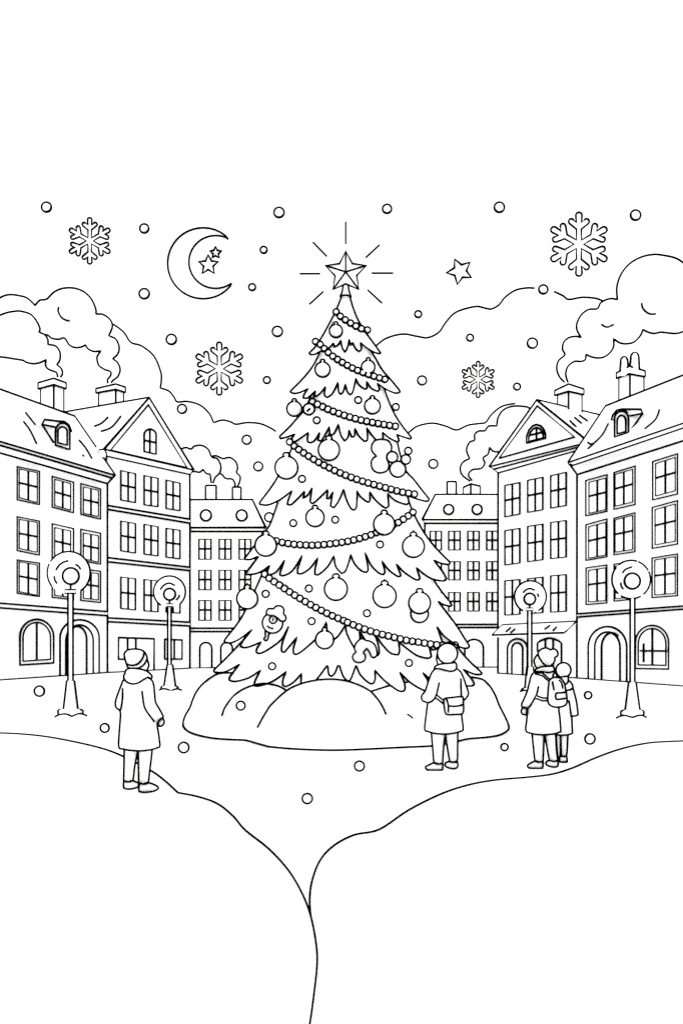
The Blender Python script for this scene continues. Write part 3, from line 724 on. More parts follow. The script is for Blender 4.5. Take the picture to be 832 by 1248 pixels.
tiers.append((z3([(345, 150), (318, 190), (280, 275), (225, 390), (180, 465), (112, 552)]),
    z3([(115, 570), (150, 570), (200, 545), (262, 497), (205, 570), (200, 592), (225, 598), (270, 585), (315, 565), (290, 605), (288, 626), (310, 630), (360, 605), (430, 550), (468, 480), (435, 570), (430, 615), (445, 625), (470, 595), (517, 538), (497, 600), (497, 630), (515, 635), (560, 605), (640, 530), (683, 450), (690, 520), (720, 556), (750, 530), (788, 472)])
    + z4([(50, 430), (82, 490), (108, 500), (112, 450), (108, 415), (135, 460), (165, 515), (190, 525), (197, 510), (190, 470), (175, 425), (215, 480), (250, 515), (285, 522), (290, 500), (285, 462), (320, 490), (370, 525), (420, 538), (437, 530), (428, 488), (450, 500), (490, 470), (463, 393), (490, 430), (520, 455), (570, 487), (602, 492)]),
    z4([(612, 482), (540, 370), (467, 275), (490, 290), (522, 299), (528, 288), (480, 225), (448, 178), (430, 150)])))
tiers.append((z3([(230, 530), (190, 580), (110, 665), (52, 722)]),
    z3([(55, 737), (100, 737), (140, 722), (192, 692), (140, 760), (135, 780), (155, 788), (190, 785), (250, 765), (312, 725), (280, 785), (277, 810), (295, 815), (350, 800), (400, 775), (457, 732), (437, 780), (437, 810), (458, 815), (500, 790), (543, 742), (540, 800), (560, 830), (620, 785), (690, 692), (695, 745), (710, 760), (730, 740), (752, 685)])
    + z4([(30, 620), (50, 642), (65, 635), (90, 568), (110, 615), (150, 652), (170, 652), (178, 630), (175, 592), (220, 640), (280, 685), (305, 690), (315, 680), (312, 650), (290, 602), (340, 650), (400, 685), (440, 690), (420, 640), (397, 605), (440, 640), (500, 668), (600, 666), (625, 665), (634, 655), (620, 630), (585, 590), (630, 610), (660, 613)]),
    z4([(665, 602), (610, 550), (560, 490), (530, 440)])))
TI = []
for i in range(1, len(tiers)):                     # boughs start up inside the tier above
    L, hem, Rr = tiers[i]
    tiers[i] = ([(L[0][0] + 12, L[0][1] - 28)] + L, hem, Rr + [(Rr[-1][0] - 12, Rr[-1][1] - 28)])
def mk_tier(L, hem, Rr):
    Ls = np.array(sorted(L, key=lambda p: p[1])); Rs = np.array(sorted([p for p in Rr], key=lambda p: p[1]))
    tip_r = max(Rr, key=lambda p: p[0]); 
    def off(x, y):
        xl = np.interp(y, Ls[:, 1], np.minimum.accumulate(Ls[:, 0])); xr = np.interp(y, Rs[:, 1], np.maximum.accumulate(Rs[:, 0]))
        return math.sqrt(max(0.0, (x - xl) * (xr - x)))
    return off
for i, (L, hem, Rr) in enumerate(tiers):
    Lx = smooth(L, ang=60); body = smooth(L + hem + Rr, ang=72, n=4)
    off0 = mk_tier(L, hem, Rr); off = off0
    if i:
        up = TI[-1][2]; yt = max(p[1] for p in tiers[i - 1][1])
        Lq = np.array(sorted(L, key=lambda p: p[1])); Rq = np.array(sorted(Rr, key=lambda p: p[1]))
        def off(x, y, off0=off0, up=up, yt=yt, Lq=Lq, Rq=Rq):       # boughs swell out under the tier above
            f = min(1.0, max(0.0, 1 - (y - yt) / 45))
            e = min(x - np.interp(y, Lq[:, 1], Lq[:, 0]), np.interp(y, Rq[:, 1], Rq[:, 0]) - x)
            return max(off0(x, y), .95 * f * up(x, y) * min(1.0, max(0.0, e / 14)))
    tmb = MB(M_FIR)
    solid(tmb, body, lambda x, y: DT - off(x, y) * DT / F - .004, lambda x, y: DT + off(x, y) * DT / F + .004, 7)
    q = 1.6
    tmb.line([at(x, y, DT - max(off(x + a, y + b) for a, b in ((0, 0), (q, 0), (-q, 0), (0, q), (0, -q))) * DT / F - .015) for x, y in body])
    tmb.build('branch_tier', tree)
    TI.append((np.array(body), off, off0))
def crown(x, y):
    best = DT
    q = np.array([[x, y]])
    for A_, off, _o in TI:
        if inside(A_, q)[0]: best = min(best, DT - off(x, y) * DT / F)
    return best
def front_of(x, y, r):
    return min(crown(x + r * math.cos(a), y + r * math.sin(a)) for a in [k * math.pi / 4 for k in range(8)])
mb = MB(M_FIR)
c = z1([(360, 400), (355, 440), (342, 468)]); d = z1([(407, 475), (395, 440), (388, 400)])
lathe(mb, [(z1([(0, 472)])[0][1], 6.6), (z1([(0, 440)])[0][1], 4.2), (z1([(0, 400)])[0][1], 3.0), (z1([(0, 380)])[0][1], 2.5)], z1([(374, 0)])[0][0], DT - .05)
dk = DT - .18
draw(mb, z1([(360, 400), (355, 440), (342, 470)]), dk); draw(mb, z1([(388, 400), (395, 440), (407, 475)]), dk); draw(mb, z1([(342, 472), (352, 464), (372, 461), (392, 464), (407, 475)]), dk)
mb.build('tip', tree)

# star on the top
st = thing('tree_star', at(421, 340, DT - .3), 'five pointed faceted star with seven rays crowning the fir', 'star ornament')
outer = z1([(375, 213), (492, 294), (449, 430), (303, 430), (260, 294)]); inner = z1([(413, 283), (437, 350), (375, 397), (315, 352), (340, 283)])
mb = MB(M_ORN); ds = DT - .3
ringp = [p for k in range(5) for p in (outer[k], inner[k])]
V = [at(*p, ds) for p in ringp] + [at(*z1([(375, 330)])[0], ds - .12), at(*z1([(375, 330)])[0], ds + .12)]
mb.add(V, [(i, (i + 1) % 10, 10) for i in range(10)] + [((i + 1) % 10, i, 11) for i in range(10)])
mb.line([at(*p, ds - .05) for p in ringp], 1.05, True)
for k in range(5): mb.line([V[2 * k] + Vector((0, -.01, 0)), V[10] + Vector((0, -.01, 0))], .9)
mb.build('star', st)
for a, b in (((375, 47), (375, 172)), ((566, 177), (487, 250)), ((643, 337), (520, 337)), ((580, 507), (498, 431)), ((170, 513), (250, 440)), ((115, 340), (232, 340)), ((190, 162), (269, 243))):
    mb = MB(M_METAL); mb.line([at(*p, ds) for p in z1([a, b])], .95); mb.build('ray', st)  # the star's glow, shaped as loose ink rods around it

# garlands: beads strung along a curve
def garland(pts, r, label, n=None):
    P = smooth(pts, n=24)
    L = [0]
    for a, b in zip(P, P[1:]): L.append(L[-1] + math.hypot(b[0] - a[0], b[1] - a[1]))
    n = n or max(2, round(L[-1] / (2 * r * .93)))
    c = [(float(np.interp(L[-1] * k / n, L, [p[0] for p in P])), float(np.interp(L[-1] * k / n, L, [p[1] for p in P]))) for k in range(n + 1)]
    root = thing('bead_garland', at(c[0][0], c[0][1], DT), label, 'garland', 'bead garlands on the fir')
    proto = None
    loc = Vector(root.location)
    dprev = None
    for k, (x, y) in enumerate(c):
        d = front_of(x, y, r) - .6 * r * DT / F
        if proto is None:
            mb = MB(M_ORN); ball(mb, x, y, r, d, w=.95)
            proto = mb.build('bead', root); pd = at(x, y, d); pdep = d
        else:
            b = proto.copy(); COL.objects.link(b); b.parent = root
            sc = d / pdep
            b.scale = (sc, sc, sc)
            w = at(x, y, d)                       # proto verts are about pd (world) minus loc
            b.location = (w - loc) - (pd - loc) * sc
    return root
garland(z1([(321, 555), (345, 580), (400, 617), (460, 648), (497, 657)]), 3.75, 'shortest bead garland, right under the star')
garland(z1([(205, 722), (228, 735), (281, 788), (340, 830), (431, 880), (530, 916), (595, 935)]), 3.75, 'bead garland crossing the second tier from the top')
garland(z2([(255, 34), (282, 48), (336, 73), (423, 103), (508, 124), (620, 143)]), 3.9, 'bead garland crossing the third tier from the top')
garland(z2([(155, 212), (179, 233), (228, 268), (304, 313), (386, 352), (473, 384), (560, 409), (645, 432), (704, 442)]), 3.9, 'bead garland sloping over the tier with the berry cluster')
garland(z2([(97, 648), (123, 655), (176, 663), (259, 667), (342, 660), (425, 647), (508, 623), (560, 600), (628, 570), (674, 540), (698, 522)]), 3.9, 'sagging bead garland that curves upward like a smile')
garland(z3([(335, 183), (367, 211), (432, 255), (496, 297), (565, 339), (633, 377), (705, 413), (779, 445)]) + z4([(33, 365), (63, 378), (125, 402), (188, 422), (252, 438), (316, 454), (380, 464), (445, 474), (480, 477), (512, 478), (545, 477)]), 4.0, 'longest bead garland, slanting over the lowest tiers')

# baubles
def bauble(x, y, r, label, back=None, hook=None, d=None):
    d = d or (min(front_of(x, y, r * .95), crown(x, y - r * 1.35), crown(x - r * .3, y - r * 1.3), crown(x + r * .3, y - r * 1.3)) - .55 * r * DT / F - .03)
    root = thing('bauble', at(x, y, d), label, 'bauble', 'round baubles on the fir')
    mb = MB(M_ORN)
    s_ = ball(mb, x, y, r, d)
    mb.build('round_body', root)
    cp = MB(M_METAL)
    cw = max(2.0, r * .30); ch = max(3.0, r * .30)
    yt = y - r
    lathe(cp, [(yt + 1.2, cw * .6), (yt - ch * .5, cw * .5), (yt - ch, cw * .3)], x, d)
    cp.line([at(px, py, d - cw * d / F * .4) for px, py in smooth([(x - cw, yt + 1), (x - cw * .95, yt - ch * .5), (x - cw * .5, yt - ch), (x + cw * .5, yt - ch), (x + cw * .95, yt - ch * .5), (x + cw, yt + 1)], ang=80)], .95)
    if hook: cp.line([at(x, yt - ch, d - .02), at(x, yt - ch - 3, d - .02)], .8)
    cp.build('cap', root)
for x, y, r, lab, hk in ((409.2, 403.4, 8, 'small bauble on the topmost tier of the fir', 0), (393, 450.4, 9.2, 'bauble on the second tier hanging below the moon-side end of its garland', 0),
    (448.4, 447.4, 8.3, 'small bauble hanging across the second garland from the top', 0), (358.6, 498.2, 9.2, 'bauble hanging outside the edge of the third tier', 0),
    (453.6, 495, 9.6, 'bauble just above the garland of the third tier', 0), (400.7, 548.3, 13, 'bauble hanging from the hem of the third tier over a garland', 1),
    (349, 569.9, 14, 'large bauble half off the edge of the middle tier', 0), (383.8, 630.7, 11.2, 'bauble alone above the sagging garland', 0),
    (467.9, 639, 13, 'large bauble hanging across the sagging garland', 0), (503.5, 666, 13.4, 'large bauble below the raised end of the sagging garland', 1),
    (323.8, 664.7, 13.2, 'bauble at the low end of the sagging garland, over the house windows', 0), (409.2, 717.8, 14, 'large bauble in the middle of the tree above the longest garland', 0),
    (301.3, 729.5, 12.8, 'bauble hanging off the tier edge beside the start of the longest garland', 1), (395.4, 779.6, 11.2, 'bauble below the longest garland near the hook shaped cane', 1),
    (468.4, 726.4, 14.2, 'large bauble above the longest garland, next to the overlapping pair', 1)):
    bauble(x, y, r, lab, hook=hk)
bauble(511, 734.8, 13.3, 'front bauble of the overlapping pair above the longest garland')
d2 = front_of(511, 748, 11.5) - .02
mb = MB(M_ORN); ball(mb, 511, 748, 10.8, front_of(511, 748, 10) - .06, flat=.3); tag(mb.build('bauble', loc=at(511, 748, d2)), 'bauble mostly hidden behind another one of an overlapping pair', 'bauble', 'round baubles on the fir')
mb = MB(M_ORN); ball(mb, 376.3, 498.6, 7, front_of(376.3, 498.6, 7) - .02, flat=.4); dd_ = front_of(376.3, 498.6, 7) - .02 - .4 * 7 * DT / F
mb.line([at(x, y, dd_ - .02) for x, y in ((373.6, 501.6), (378.2, 497.4))], 1.1)
tag(mb.build('bauble', loc=at(376.3, 498.6, DT)), 'small bauble with a dash of shine, overlapped by the third garland', 'bauble', 'round baubles on the fir')
# other ornaments
zp = lambda p: zt(310, 480, 3.617, p)
def orn(name, label, cat, x, y): return thing(name, at(x, y, front_of(x, y, 12)), label, cat)
dn = front_of(463, 550, 15) - .15
mb = MB(M_ORN)
pea = zt(400, 530, 6.4, [(432, 36), (465, 45), (490, 80), (490, 120), (470, 160), (458, 185), (472, 235), (455, 280), (400, 297), (350, 275), (333, 225), (345, 185), (375, 165), (345, 135), (335, 95), (355, 50), (395, 35)])
puff(mb, pea, dn + .1, .12, 12)
tag(mb.build('double_bauble', loc=at(463, 550, dn)), 'plain double lobed ornament shaped like a figure eight under the third tier', 'ornament')
cl = thing('berry_cluster', at(485, 565, dn), 'cluster of four round berries beside the figure eight ornament', 'ornament')
for x, y, r, dz in ((484.5, 571.8, 9.8, .02), (477.6, 557, 6.7, -.03), (494.2, 560, 5.8, -.03), (497.2, 549.6, 4.4, -.06)):
    mb = MB(M_ORN); ball(mb, x, y, r, dn - .12 + dz, flat=.5); mb.build('berry', cl)
zf = lambda p: zt(310, 730, 16.64, p)
dl = front_of(333, 757, 13) - .12
lo = thing('lollipop_ornament', at(333, 780, dl), 'round lollipop with one ringed eye dot and a puffy cap near the longest garland', 'ornament')
mb = MB(M_ORN); s = puff(mb, zf(arc(368, 485, 208, 0, 350, 30)), dl, .12, 12)
mb.line([at(x, y, dl - .14) for x, y in zf(arc(378, 420, 76, 0, 348, 24))], .95, True); mb.line([at(x, y, dl - .14) for x, y in zf([(362, 420), (390, 420)])], 1.5)
mb.line([at(x, y, dl - .14) for x, y in smooth(zf([(255, 540), (295, 575), (340, 593), (388, 597)]))], .95); mb.build('candy', lo)
mb = MB(M_ORN); puff(mb, zf([(255, 315), (240, 275), (260, 215), (310, 190), (380, 195), (430, 150), (490, 135), (560, 155), (600, 215), (595, 300), (635, 350), (635, 420), (590, 455), (535, 445), (470, 390), (400, 345), (340, 340)]), dl - .13, .06, 6); mb.build('cap', lo)
mb = MB(M_ORN); puff(mb, zf([(225, 620), (215, 700), (222, 760), (190, 805), (220, 850), (265, 830), (285, 760), (300, 715), (345, 685)]), dl + .06, .05, 3); mb.build('stick', lo)
zc = lambda p: zt(420, 760, 16.64, p)
dc = front_of(443, 797, 13) - .1
mb = MB(M_ORN); puff(mb, zc([(305, 318), (345, 305), (390, 315), (430, 340), (520, 360), (600, 420), (640, 510), (655, 610), (630, 665), (585, 690), (540, 665), (500, 580), (445, 500), (380, 590), (415, 640), (415, 710), (370, 770), (280, 792), (200, 765), (157, 690), (175, 625), (230, 575), (195, 510), (210, 430), (255, 365)]), dc, .1, 5)
mb.line([at(x, y, dc) for x, y in zc([(290, 160), (305, 318)])], .9)
tag(mb.build('cane_ornament', loc=at(443, 797, dc)), 'hook shaped cane with a bulbous end hanging below the longest garland', 'ornament')

# ------------------------------------------------------------------ street lamps
def lamp(label, x, by, d, bulb, halo, arcs, glow, collar, pole, base, foot, sq, neck=True):
    root = thing('street_lamp', at(x, by, d), label, 'street lamp', 'round headed street lamps')
    mb = MB(M_METAL)
    (px0, px1, py0, py1) = pole
    hw = (px1 - px0) / 2; c = (px0 + px1) / 2
    k_ = LW * 1.05
    lathe(mb, [(py1, hw - k_), (py0, hw - k_)], c, d)
    for xx in (px0, px1): mb.line([at(xx, py0, d), at(xx, py1, d)], .95)
    if neck: mb.line([at(c, bulb[1] + bulb[2], d - .05), at(c, collar[2], d - .05)], .9)
    mb.build('pole', root)
    b = MB(M_METAL); (x0, x1, x2, x3, y0, y1) = base
    lathe(b, [(y1, (x2 - x3) / 2 - k_), (y0, (x1 - x0) / 2 - k_)], (x2 + x3) / 2, d)
    b.line([at(p, q, d - .02) for p, q in ((x3, y1), (x0, y0), (x1, y0), (x2, y1))])
    bw = (x2 - x3) / 2 * d / F
    b.line([at(p, q, d - bw * .3 - .02) for p, q in smooth([(x3, y1), ((x2 + x3) / 2, y1 + 1.6), (x2, y1)])], .9)
    ob = b.build('base', root)
    f = MB(M_SNOW); (f0, f1, g0, g1) = foot
    lathe(f, [(g1 + 3, (f1 - f0) / 2 - k_), (g0 + 1, (f1 - f0) / 2 - k_), (g0 - .5, (f1 - f0) / 2 - 2 - k_)], (f0 + f1) / 2, d)
    fw = (f1 - f0) / 2 * d / F
    f.line([at(p, q, d - .03) for p, q in smooth([(f0, g1), (f0 - .3, g0 + 1.5), (f0 + 3.2, g0), (f0 + 5, g0 + 1.5)])]); f.line([at(p, q, d - .03) for p, q in smooth([(f1, g1), (f1 + .3, g0 + 1.5), (f1 - 3.2, g0), (f1 - 5, g0 + 1.5)])])
    f.line([at(p, q - .6, d - fw - .12) for p, q in smooth(sq, ang=40)], .95)
    f.build('foot', ob)
    if collar:
        cm = MB(M_METAL); (c0, c1, e0, e1) = collar
        lathe(cm, [(e1, (c1 - c0) / 2 - .8), (e0, (c1 - c0) / 2 - .8)], c, d)
        cd = d - (c1 - c0) / 2 * d / F - .01
        cm.line([at(p, q, cd) for p, q in ((c0, e0), (c1, e0), (c1, e1), (c0, e1))], .8 if c1 - c0 > 10 else .62, True)
        cm.build('collar', root)
    gl = MB(M_GLASS)  # halo of light round the bulb, built as a solid flattened ball
    dg = d + .12
    hx, hy, hr = halo
    ball(gl, hx, hy, hr, dg, ink=False, flat=.25)
    R = hr * dg / F
    for a0, a1 in arcs: gl.line([at(p, q, dg - .02) for p, q in arc(hx, hy, hr, a0, a1, 40)])
    for gq in glow: gl.line([at(p, q, dg - .25 * R * math.sqrt(max(.02, 1 - ((p - hx) ** 2 + (q - hy) ** 2) / hr ** 2)) - .02) for p, q in smooth(gq)], .95)
    og = gl.build('round_body', root)
    bb = MB(M_GLASS); ball(bb, bulb[0], bulb[1], bulb[2], dg - .25 * R - .02, flat=.4); bb.build('bulb', og)
z = lambda p: zt(0, 640, 3.467, p)
def zz(z, v): return z([v])[0]
lamp('tall lamp on the snow beside the house with the arched passage', 86.5, 873, 26.2, zz(z, (300, 215)) + (10.1,), zz(z, (292, 202)) + (26,), [(-57, 148), (155, 218)],
     [z([(237, 190), (252, 168), (270, 156), (290, 150)]), z([(320, 165), (333, 174), (342, 187)]), z([(230, 215), (233, 232), (242, 247)])],
     (79.3, 92.9, 718.5, 723.1), (83.1, 89.4, 723.1, 829.5), (81.6, 91.1, 95.8, 77.3, 829.5, 866.5), (71.5, 101, 864.6, 871),
     z([(232, 812), (252, 803), (280, 800), (305, 810), (328, 800), (345, 799), (370, 808)]))
lamp('distant lamp before the gabled house under the moon', 206.8, 841, 37.3, zz(z, (717, 292)) + (7.2,), zz(z, (717, 282)) + (19.3,), [(-50, 238)],
     [z([(677, 272), (695, 252), (717, 245), (740, 255)]), z([(745, 317), (757, 303), (758, 293)])],
     (202.5, 211.1, 735.8, 739.2), (204.5, 208.8, 739.2, 810), (203.9, 210.6, 214.3, 199.9, 810, 836.3), (196.7, 217, 836, 840.5),
     z([(672, 700), (685, 694), (705, 695), (722, 702), (740, 695), (752, 694), (770, 700)]))
z = lambda p: zt(580, 640, 3.302, p)
lamp('distant lamp before the awning, its foot covered by the walking pair', 645, 843.5, 36.1, zz(z, (215, 297)) + (7,), zz(z, (217, 288)) + (19.3,), [(-60, 243)],
     [z([(187, 272), (200, 260), (217, 255), (235, 262)]), z([(245, 275), (249, 283), (250, 290)])],
     (640.9, 649.4, 740.8, 744.2), (642.4, 647.5, 744.2, 812.6), (641.5, 649.1, 653, 639, 812.6, 838.5), (635.4, 655, 838.5, 842),
     z([(174, 672), (185, 668), (200, 667), (215, 674), (230, 668), (255, 672)]))
lamp('tall lamp on the snow before the big arched doorway', 769.8, 874.7, 25.8, zz(z, (627, 225)) + (9.7,), zz(z, (622, 219)) + (23.3,), [(28, 68), (72, 130), (140, 228), (238, 300), (310, 385)],
     [z([(587, 193), (600, 178), (627, 167)]), z([(580, 230), (583, 247), (592, 258)])],
     None, (767.2, 772.9, 729.5, 831.4), (765.3, 774.4, 779.3, 760.8, 831.4, 866.5), (756.3, 783.5, 865.6, 872),
     z([(562, 778), (580, 770), (600, 768), (627, 775), (650, 768), (668, 768), (685, 776)]), neck=False)

# ------------------------------------------------------------------ people
def person_body(root, z, d, head, sh, hip, foot):
    """one continuous figure: head, neck, trunk, arms, hands, legs (mostly under the clothes)"""
    (hx, hy, hrx, hry) = head; (sx, sy, sw) = sh; (px, py, pw) = hip; (fl, fr, fy) = foot
    nk = hrx * .45
    P = arc(hx, hy, hrx, -62, 242, 22, hry)
    a = [(hx - nk, sy - 14), (sx - sw * .75, sy), (sx - sw, sy + 30), (sx - sw * 1.12, sy + (py - sy) * .55), (sx - sw * 1.0, py - 5), (sx - sw * .82, py - 5), (sx - sw * .80, sy + (py - sy) * .55), (sx - sw * .66, sy + 70), (px - pw, py), (fl - 18, fy), (fl + 18, fy), (px - 3, py + 40),
         (px + 3, py + 40), (fr - 18, fy), (fr + 18, fy), (px + pw, py), (sx + sw * .66, sy + 70), (sx + sw * .80, sy + (py - sy) * .55), (sx + sw * .82, py - 5), (sx + sw * 1.0, py - 5), (sx + sw * 1.12, sy + (py - sy) * .55), (sx + sw, sy + 30), (sx + sw * .75, sy), (hx + nk, sy - 14)]
    mb = MB(M_CLOTH)
    puff(mb, z(P + a), d, .085, 8, ink=False)
    return mb
def part(root, name, z, poly, d, T, R=None, lines=(), m=M_CLOTH, ink=True, sm=True, lift=.02):
    mb = MB(m); s = puff(mb, z(poly), d, T, R, ink=ink, sm=sm)
    for l in lines: draw(mb, z(l), s, .98, True, lift)
    return mb.build(name, root)
def nose(mb, z, x, y, d):
    """small nose and eyes on the far, tree-facing side of the head"""
    px, py = z([(x, y)])[0]
    ball(mb, px, py + 1, 1.6, d + .1, ink=False)
    for s in (-1, 1): mb.line([at(px + s * 3.2, py - 1.2, d + .085), at(px + s * 3.4, py - 1.2, d + .095)], .6)
# man in the beanie
z = lambda p: zt(120, 780, 5.943, p)
d = (H - .14) * F / (965.0 - HY)
pL = thing('person', at(172, 965, d), 'person in a beanie, hooded long coat and boots standing on the snow bank', 'person', 'people looking at the fir')
b = person_body(pL, z, d, (283, 145, 76, 72), (290, 290, 105), (290, 640, 80), (220, 325, 1050))
b.line([at(x, y, d - .03) for x, y in smooth(z([(352, 138), (363, 165), (365, 190), (352, 218)]))])
nose(b, z, 300, 150, d)
b.build('body', pL)
part(pL, 'beanie', z, [(205, 175), (190, 125), (190, 95), (215, 72), (260, 65), (305, 70), (335, 88), (352, 120), (352, 140), (330, 178), (292, 203), (240, 206), (214, 197)], d - .02, .13, 9,
     [[(205, 172), (222, 181), (255, 183), (290, 170), (316, 140), (329, 112), (330, 90)]])
part(pL, 'scarf', z, [(192, 245), (197, 225), (215, 208), (255, 205), (310, 212), (355, 228), (385, 255), (388, 272), (380, 280), (360, 270), (330, 285), (290, 310), (245, 318), (205, 303), (187, 280), (184, 258)], d - .25, .1, 8)
part(pL, 'coat', z, [(230, 260), (187, 283), (165, 330), (140, 395), (124, 450), (130, 490), (160, 523), (154, 640), (148, 770), (180, 790), (240, 800), (310, 803), (380, 795), (430, 780), (446, 765), (438, 690), (429, 605), (466, 562), (468, 548), (440, 495), (415, 450), (408, 390), (402, 330), (390, 295), (365, 275), (320, 255)], d - .09, .16, 9,
     [[(177, 350), (173, 440), (160, 523)], [(316, 368), (320, 400), (328, 460), (340, 500), (370, 545), (405, 590)]])
part(pL, 'mitten', z, [(430, 600), (440, 622), (455, 625), (472, 610), (477, 590), (468, 565), (450, 575)], d - .1, .04)
part(pL, 'trouser_leg', z, [(188, 780), (186, 900), (183, 1018), (215, 1027), (250, 1018), (265, 910), (290, 780)], d, .075)
part(pL, 'trouser_leg', z, [(288, 780), (290, 900), (292, 1032), (325, 1042), (360, 1034), (372, 950), (385, 850), (391, 780)], d - .05, .075)
part(pL, 'boot', z, [(184, 1020), (182, 1060), (190, 1075), (220, 1080), (260, 1075), (300, 1060), (295, 1037), (270, 1027), (250, 1018), (215, 1027)], d - .05, .06, 6)
part(pL, 'boot', z, [(292, 1032), (293, 1085), (300, 1098), (340, 1102), (400, 1095), (430, 1080), (433, 1068), (415, 1052), (362, 1033), (325, 1042)], d - .09, .06, 6)
# person with the shoulder bag
z = lambda p: zt(490, 770, 5.943, p)
d = H * F / (938.6 - HY)
pM = thing('person', at(541, 938.6, d), 'bareheaded person in a knee length coat with a shoulder bag before the snow mound', 'person', 'people looking at the fir')
b = person_body(pM, z, d, (318, 165, 68, 70), (318, 275, 100), (312, 610, 80), (262, 365, 965))
b.line([at(x, y, d - .05) for x, y in smooth(z([(252, 160), (247, 195), (256, 237)]))]); nose(b, z, 310, 165, d)
b.build('body', pM)
part(pM, 'hair', z, arc(326, 157, 73, 0, 350, 30), d - .05, .15, 12)
part(pM, 'scarf', z, [(228, 268), (238, 250), (262, 237), (300, 230), (340, 228), (385, 222), (393, 240), (392, 262), (380, 278), (350, 286), (310, 278), (270, 268)], d - .25, .1, 6)
part(pM, 'coat', z, [(260, 262), (232, 275), (212, 297), (195, 340), (180, 385), (165, 430), (145, 455), (138, 475), (148, 500), (183, 514), (172, 600), (162, 705), (185, 722), (240, 737), (310, 741), (370, 735), (420, 722), (440, 708), (435, 650), (430, 598), (430, 505), (445, 497), (470, 470), (478, 440), (462, 390), (445, 340), (425, 295), (395, 268), (350, 255)], d - .09, .16, 9,
     [[(268, 365), (258, 410), (248, 450), (235, 480), (210, 505), (183, 514)], [(423, 340), (425, 400), (428, 475)]])
for k, l in enumerate(([(210, 735), (220, 850), (230, 948), (262, 957), (292, 952), (300, 830), (312, 735)], [(311, 735), (325, 840), (342, 940), (370, 944), (397, 936), (400, 830), (402, 725)])):
    part(pM, 'trouser_leg', z, [(l[0][0], 700)] + l + [(l[-1][0], 700)], d, .075)
part(pM, 'boot', z, [(230, 948), (205, 958), (172, 975), (168, 990), (185, 1000), (230, 1003), (285, 1000), (293, 985), (292, 952), (262, 957)], d - .05, .06, 6)
part(pM, 'boot', z, [(342, 940), (318, 945), (308, 962), (320, 980), (365, 992), (395, 985), (402, 960), (397, 936), (370, 944)], d - .05, .06, 6)
bag = thing('shoulder_bag', at(552, 870, d - .25), 'small flap bag on a strap against the coat of the bareheaded person', 'bag')
part(bag, 'pouch', z, [(300, 500), (310, 482), (370, 474), (430, 470), (440, 485), (443, 530), (443, 575), (430, 595), (380, 600), (325, 600), (310, 585), (302, 540)], d - .3, .06, 4,
     [[(330, 536), (380, 540), (420, 533), (443, 524)], [(318, 484), (328, 510), (333, 540), (333, 582)]])
mb = MB(M_CLOTH); q = z([(246, 455), (300, 497), (300, 524), (236, 474)])
mb.add([at(x, y, d - .28 + k) for k in (0, .02) for x, y in q], [(0, 1, 2, 3), (7, 6, 5, 4), (0, 4, 5, 1), (1, 5, 6, 2), (2, 6, 7, 3), (3, 7, 4, 0)])
mb.line([at(x, y, d - .29) for x, y in q[:2]], .9); mb.line([at(x, y, d - .29) for x, y in (q[3], q[2])], .9); mb.build('strap', bag)
# the pair
z = lambda p: zt(610, 770, 5.943, p)
d = H * F / (928.9 - HY)
pX = thing('person', at(688, 928.9, d), 'smaller round headed person half hidden behind the backpack wearer', 'person', 'people looking at the fir')
b = person_body(pX, z, d, (452, 280, 48, 50), (460, 370, 58), (465, 640, 42), (435, 462, 920)); nose(b, z, 452, 282, d); b.build('body', pX)
part(pX, 'hair', z, arc(452, 277, 54, 0, 350, 28), d - .03, .13, 9)
part(pX, 'scarf', z, [(432, 328), (460, 324), (486, 320), (487, 350), (482, 368), (462, 384), (430, 385)], d - .25, .1, 5)
part(pX, 'coat', z, [(400, 340), (440, 338), (487, 350), (515, 380), (522, 410), (545, 500), (557, 590), (550, 606), (512, 613), (518, 735), (490, 745), (440, 750), (395, 745), (395, 500)], d - .09, .14, 8,
     [[(470, 425), (500, 420), (522, 408)], [(492, 495), (500, 545), (507, 600), (512, 613)]])
part(pX, 'trouser_leg', z, [(398, 720), (403, 820), (412, 935), (426, 935), (430, 900), (432, 720)], d + .03, .06)
part(pX, 'trouser_leg', z, [(432, 720), (434, 820), (438, 903), (474, 903), (480, 850), (485, 720)], d - .03, .06)
part(pX, 'boot', z, [(426, 903), (422, 935), (440, 943), (475, 942), (479, 930), (476, 902)], d - .09, .06, 5)
part(pX, 'boot', z, [(405, 925), (405, 940), (418, 943), (424, 930), (422, 905)], d - .02, .06, 5)
d = H * F / (936.4 - HY)
pW = thing('person', at(662, 936.4, d), 'person with tied up hair and a knee length coat wearing a backpack', 'person', 'people looking at the fir')
b = person_body(pW, z, d, (322, 185, 74, 70), (315, 310, 98), (310, 620, 80), (278, 380, 955))
nose(b, z, 320, 185, d); b.build('body', pW)
part(pW, 'hair', z, [(268, 160), (275, 140), (300, 122), (330, 117), (360, 130), (375, 124), (400, 132), (412, 155), (408, 175), (390, 187), (390, 205), (375, 235), (348, 248), (320, 240), (292, 210), (275, 182)], d - .08, .12, 8)
part(pW, 'hood', z, [(268, 160), (245, 190), (240, 215), (248, 245), (265, 262), (330, 262), (370, 245), (340, 200)], d - .02, .1, 8)
part(pW, 'scarf', z, [(235, 290), (255, 270), (290, 255), (345, 250), (378, 252), (388, 285), (345, 294), (290, 288)], d - .25, .1, 5)
part(pW, 'coat', z, [(260, 280), (240, 292), (218, 320), (205, 370), (190, 430), (165, 490), (150, 525), (155, 545), (193, 556), (186, 640), (180, 715), (215, 735), (270, 745), (330, 745), (390, 738), (425, 725), (433, 715), (426, 620), (418, 545), (425, 400), (415, 320), (380, 285), (320, 270)], d - .09, .16, 9,
     [[(272, 393), (262, 440), (245, 480), (215, 530), (193, 556)]])
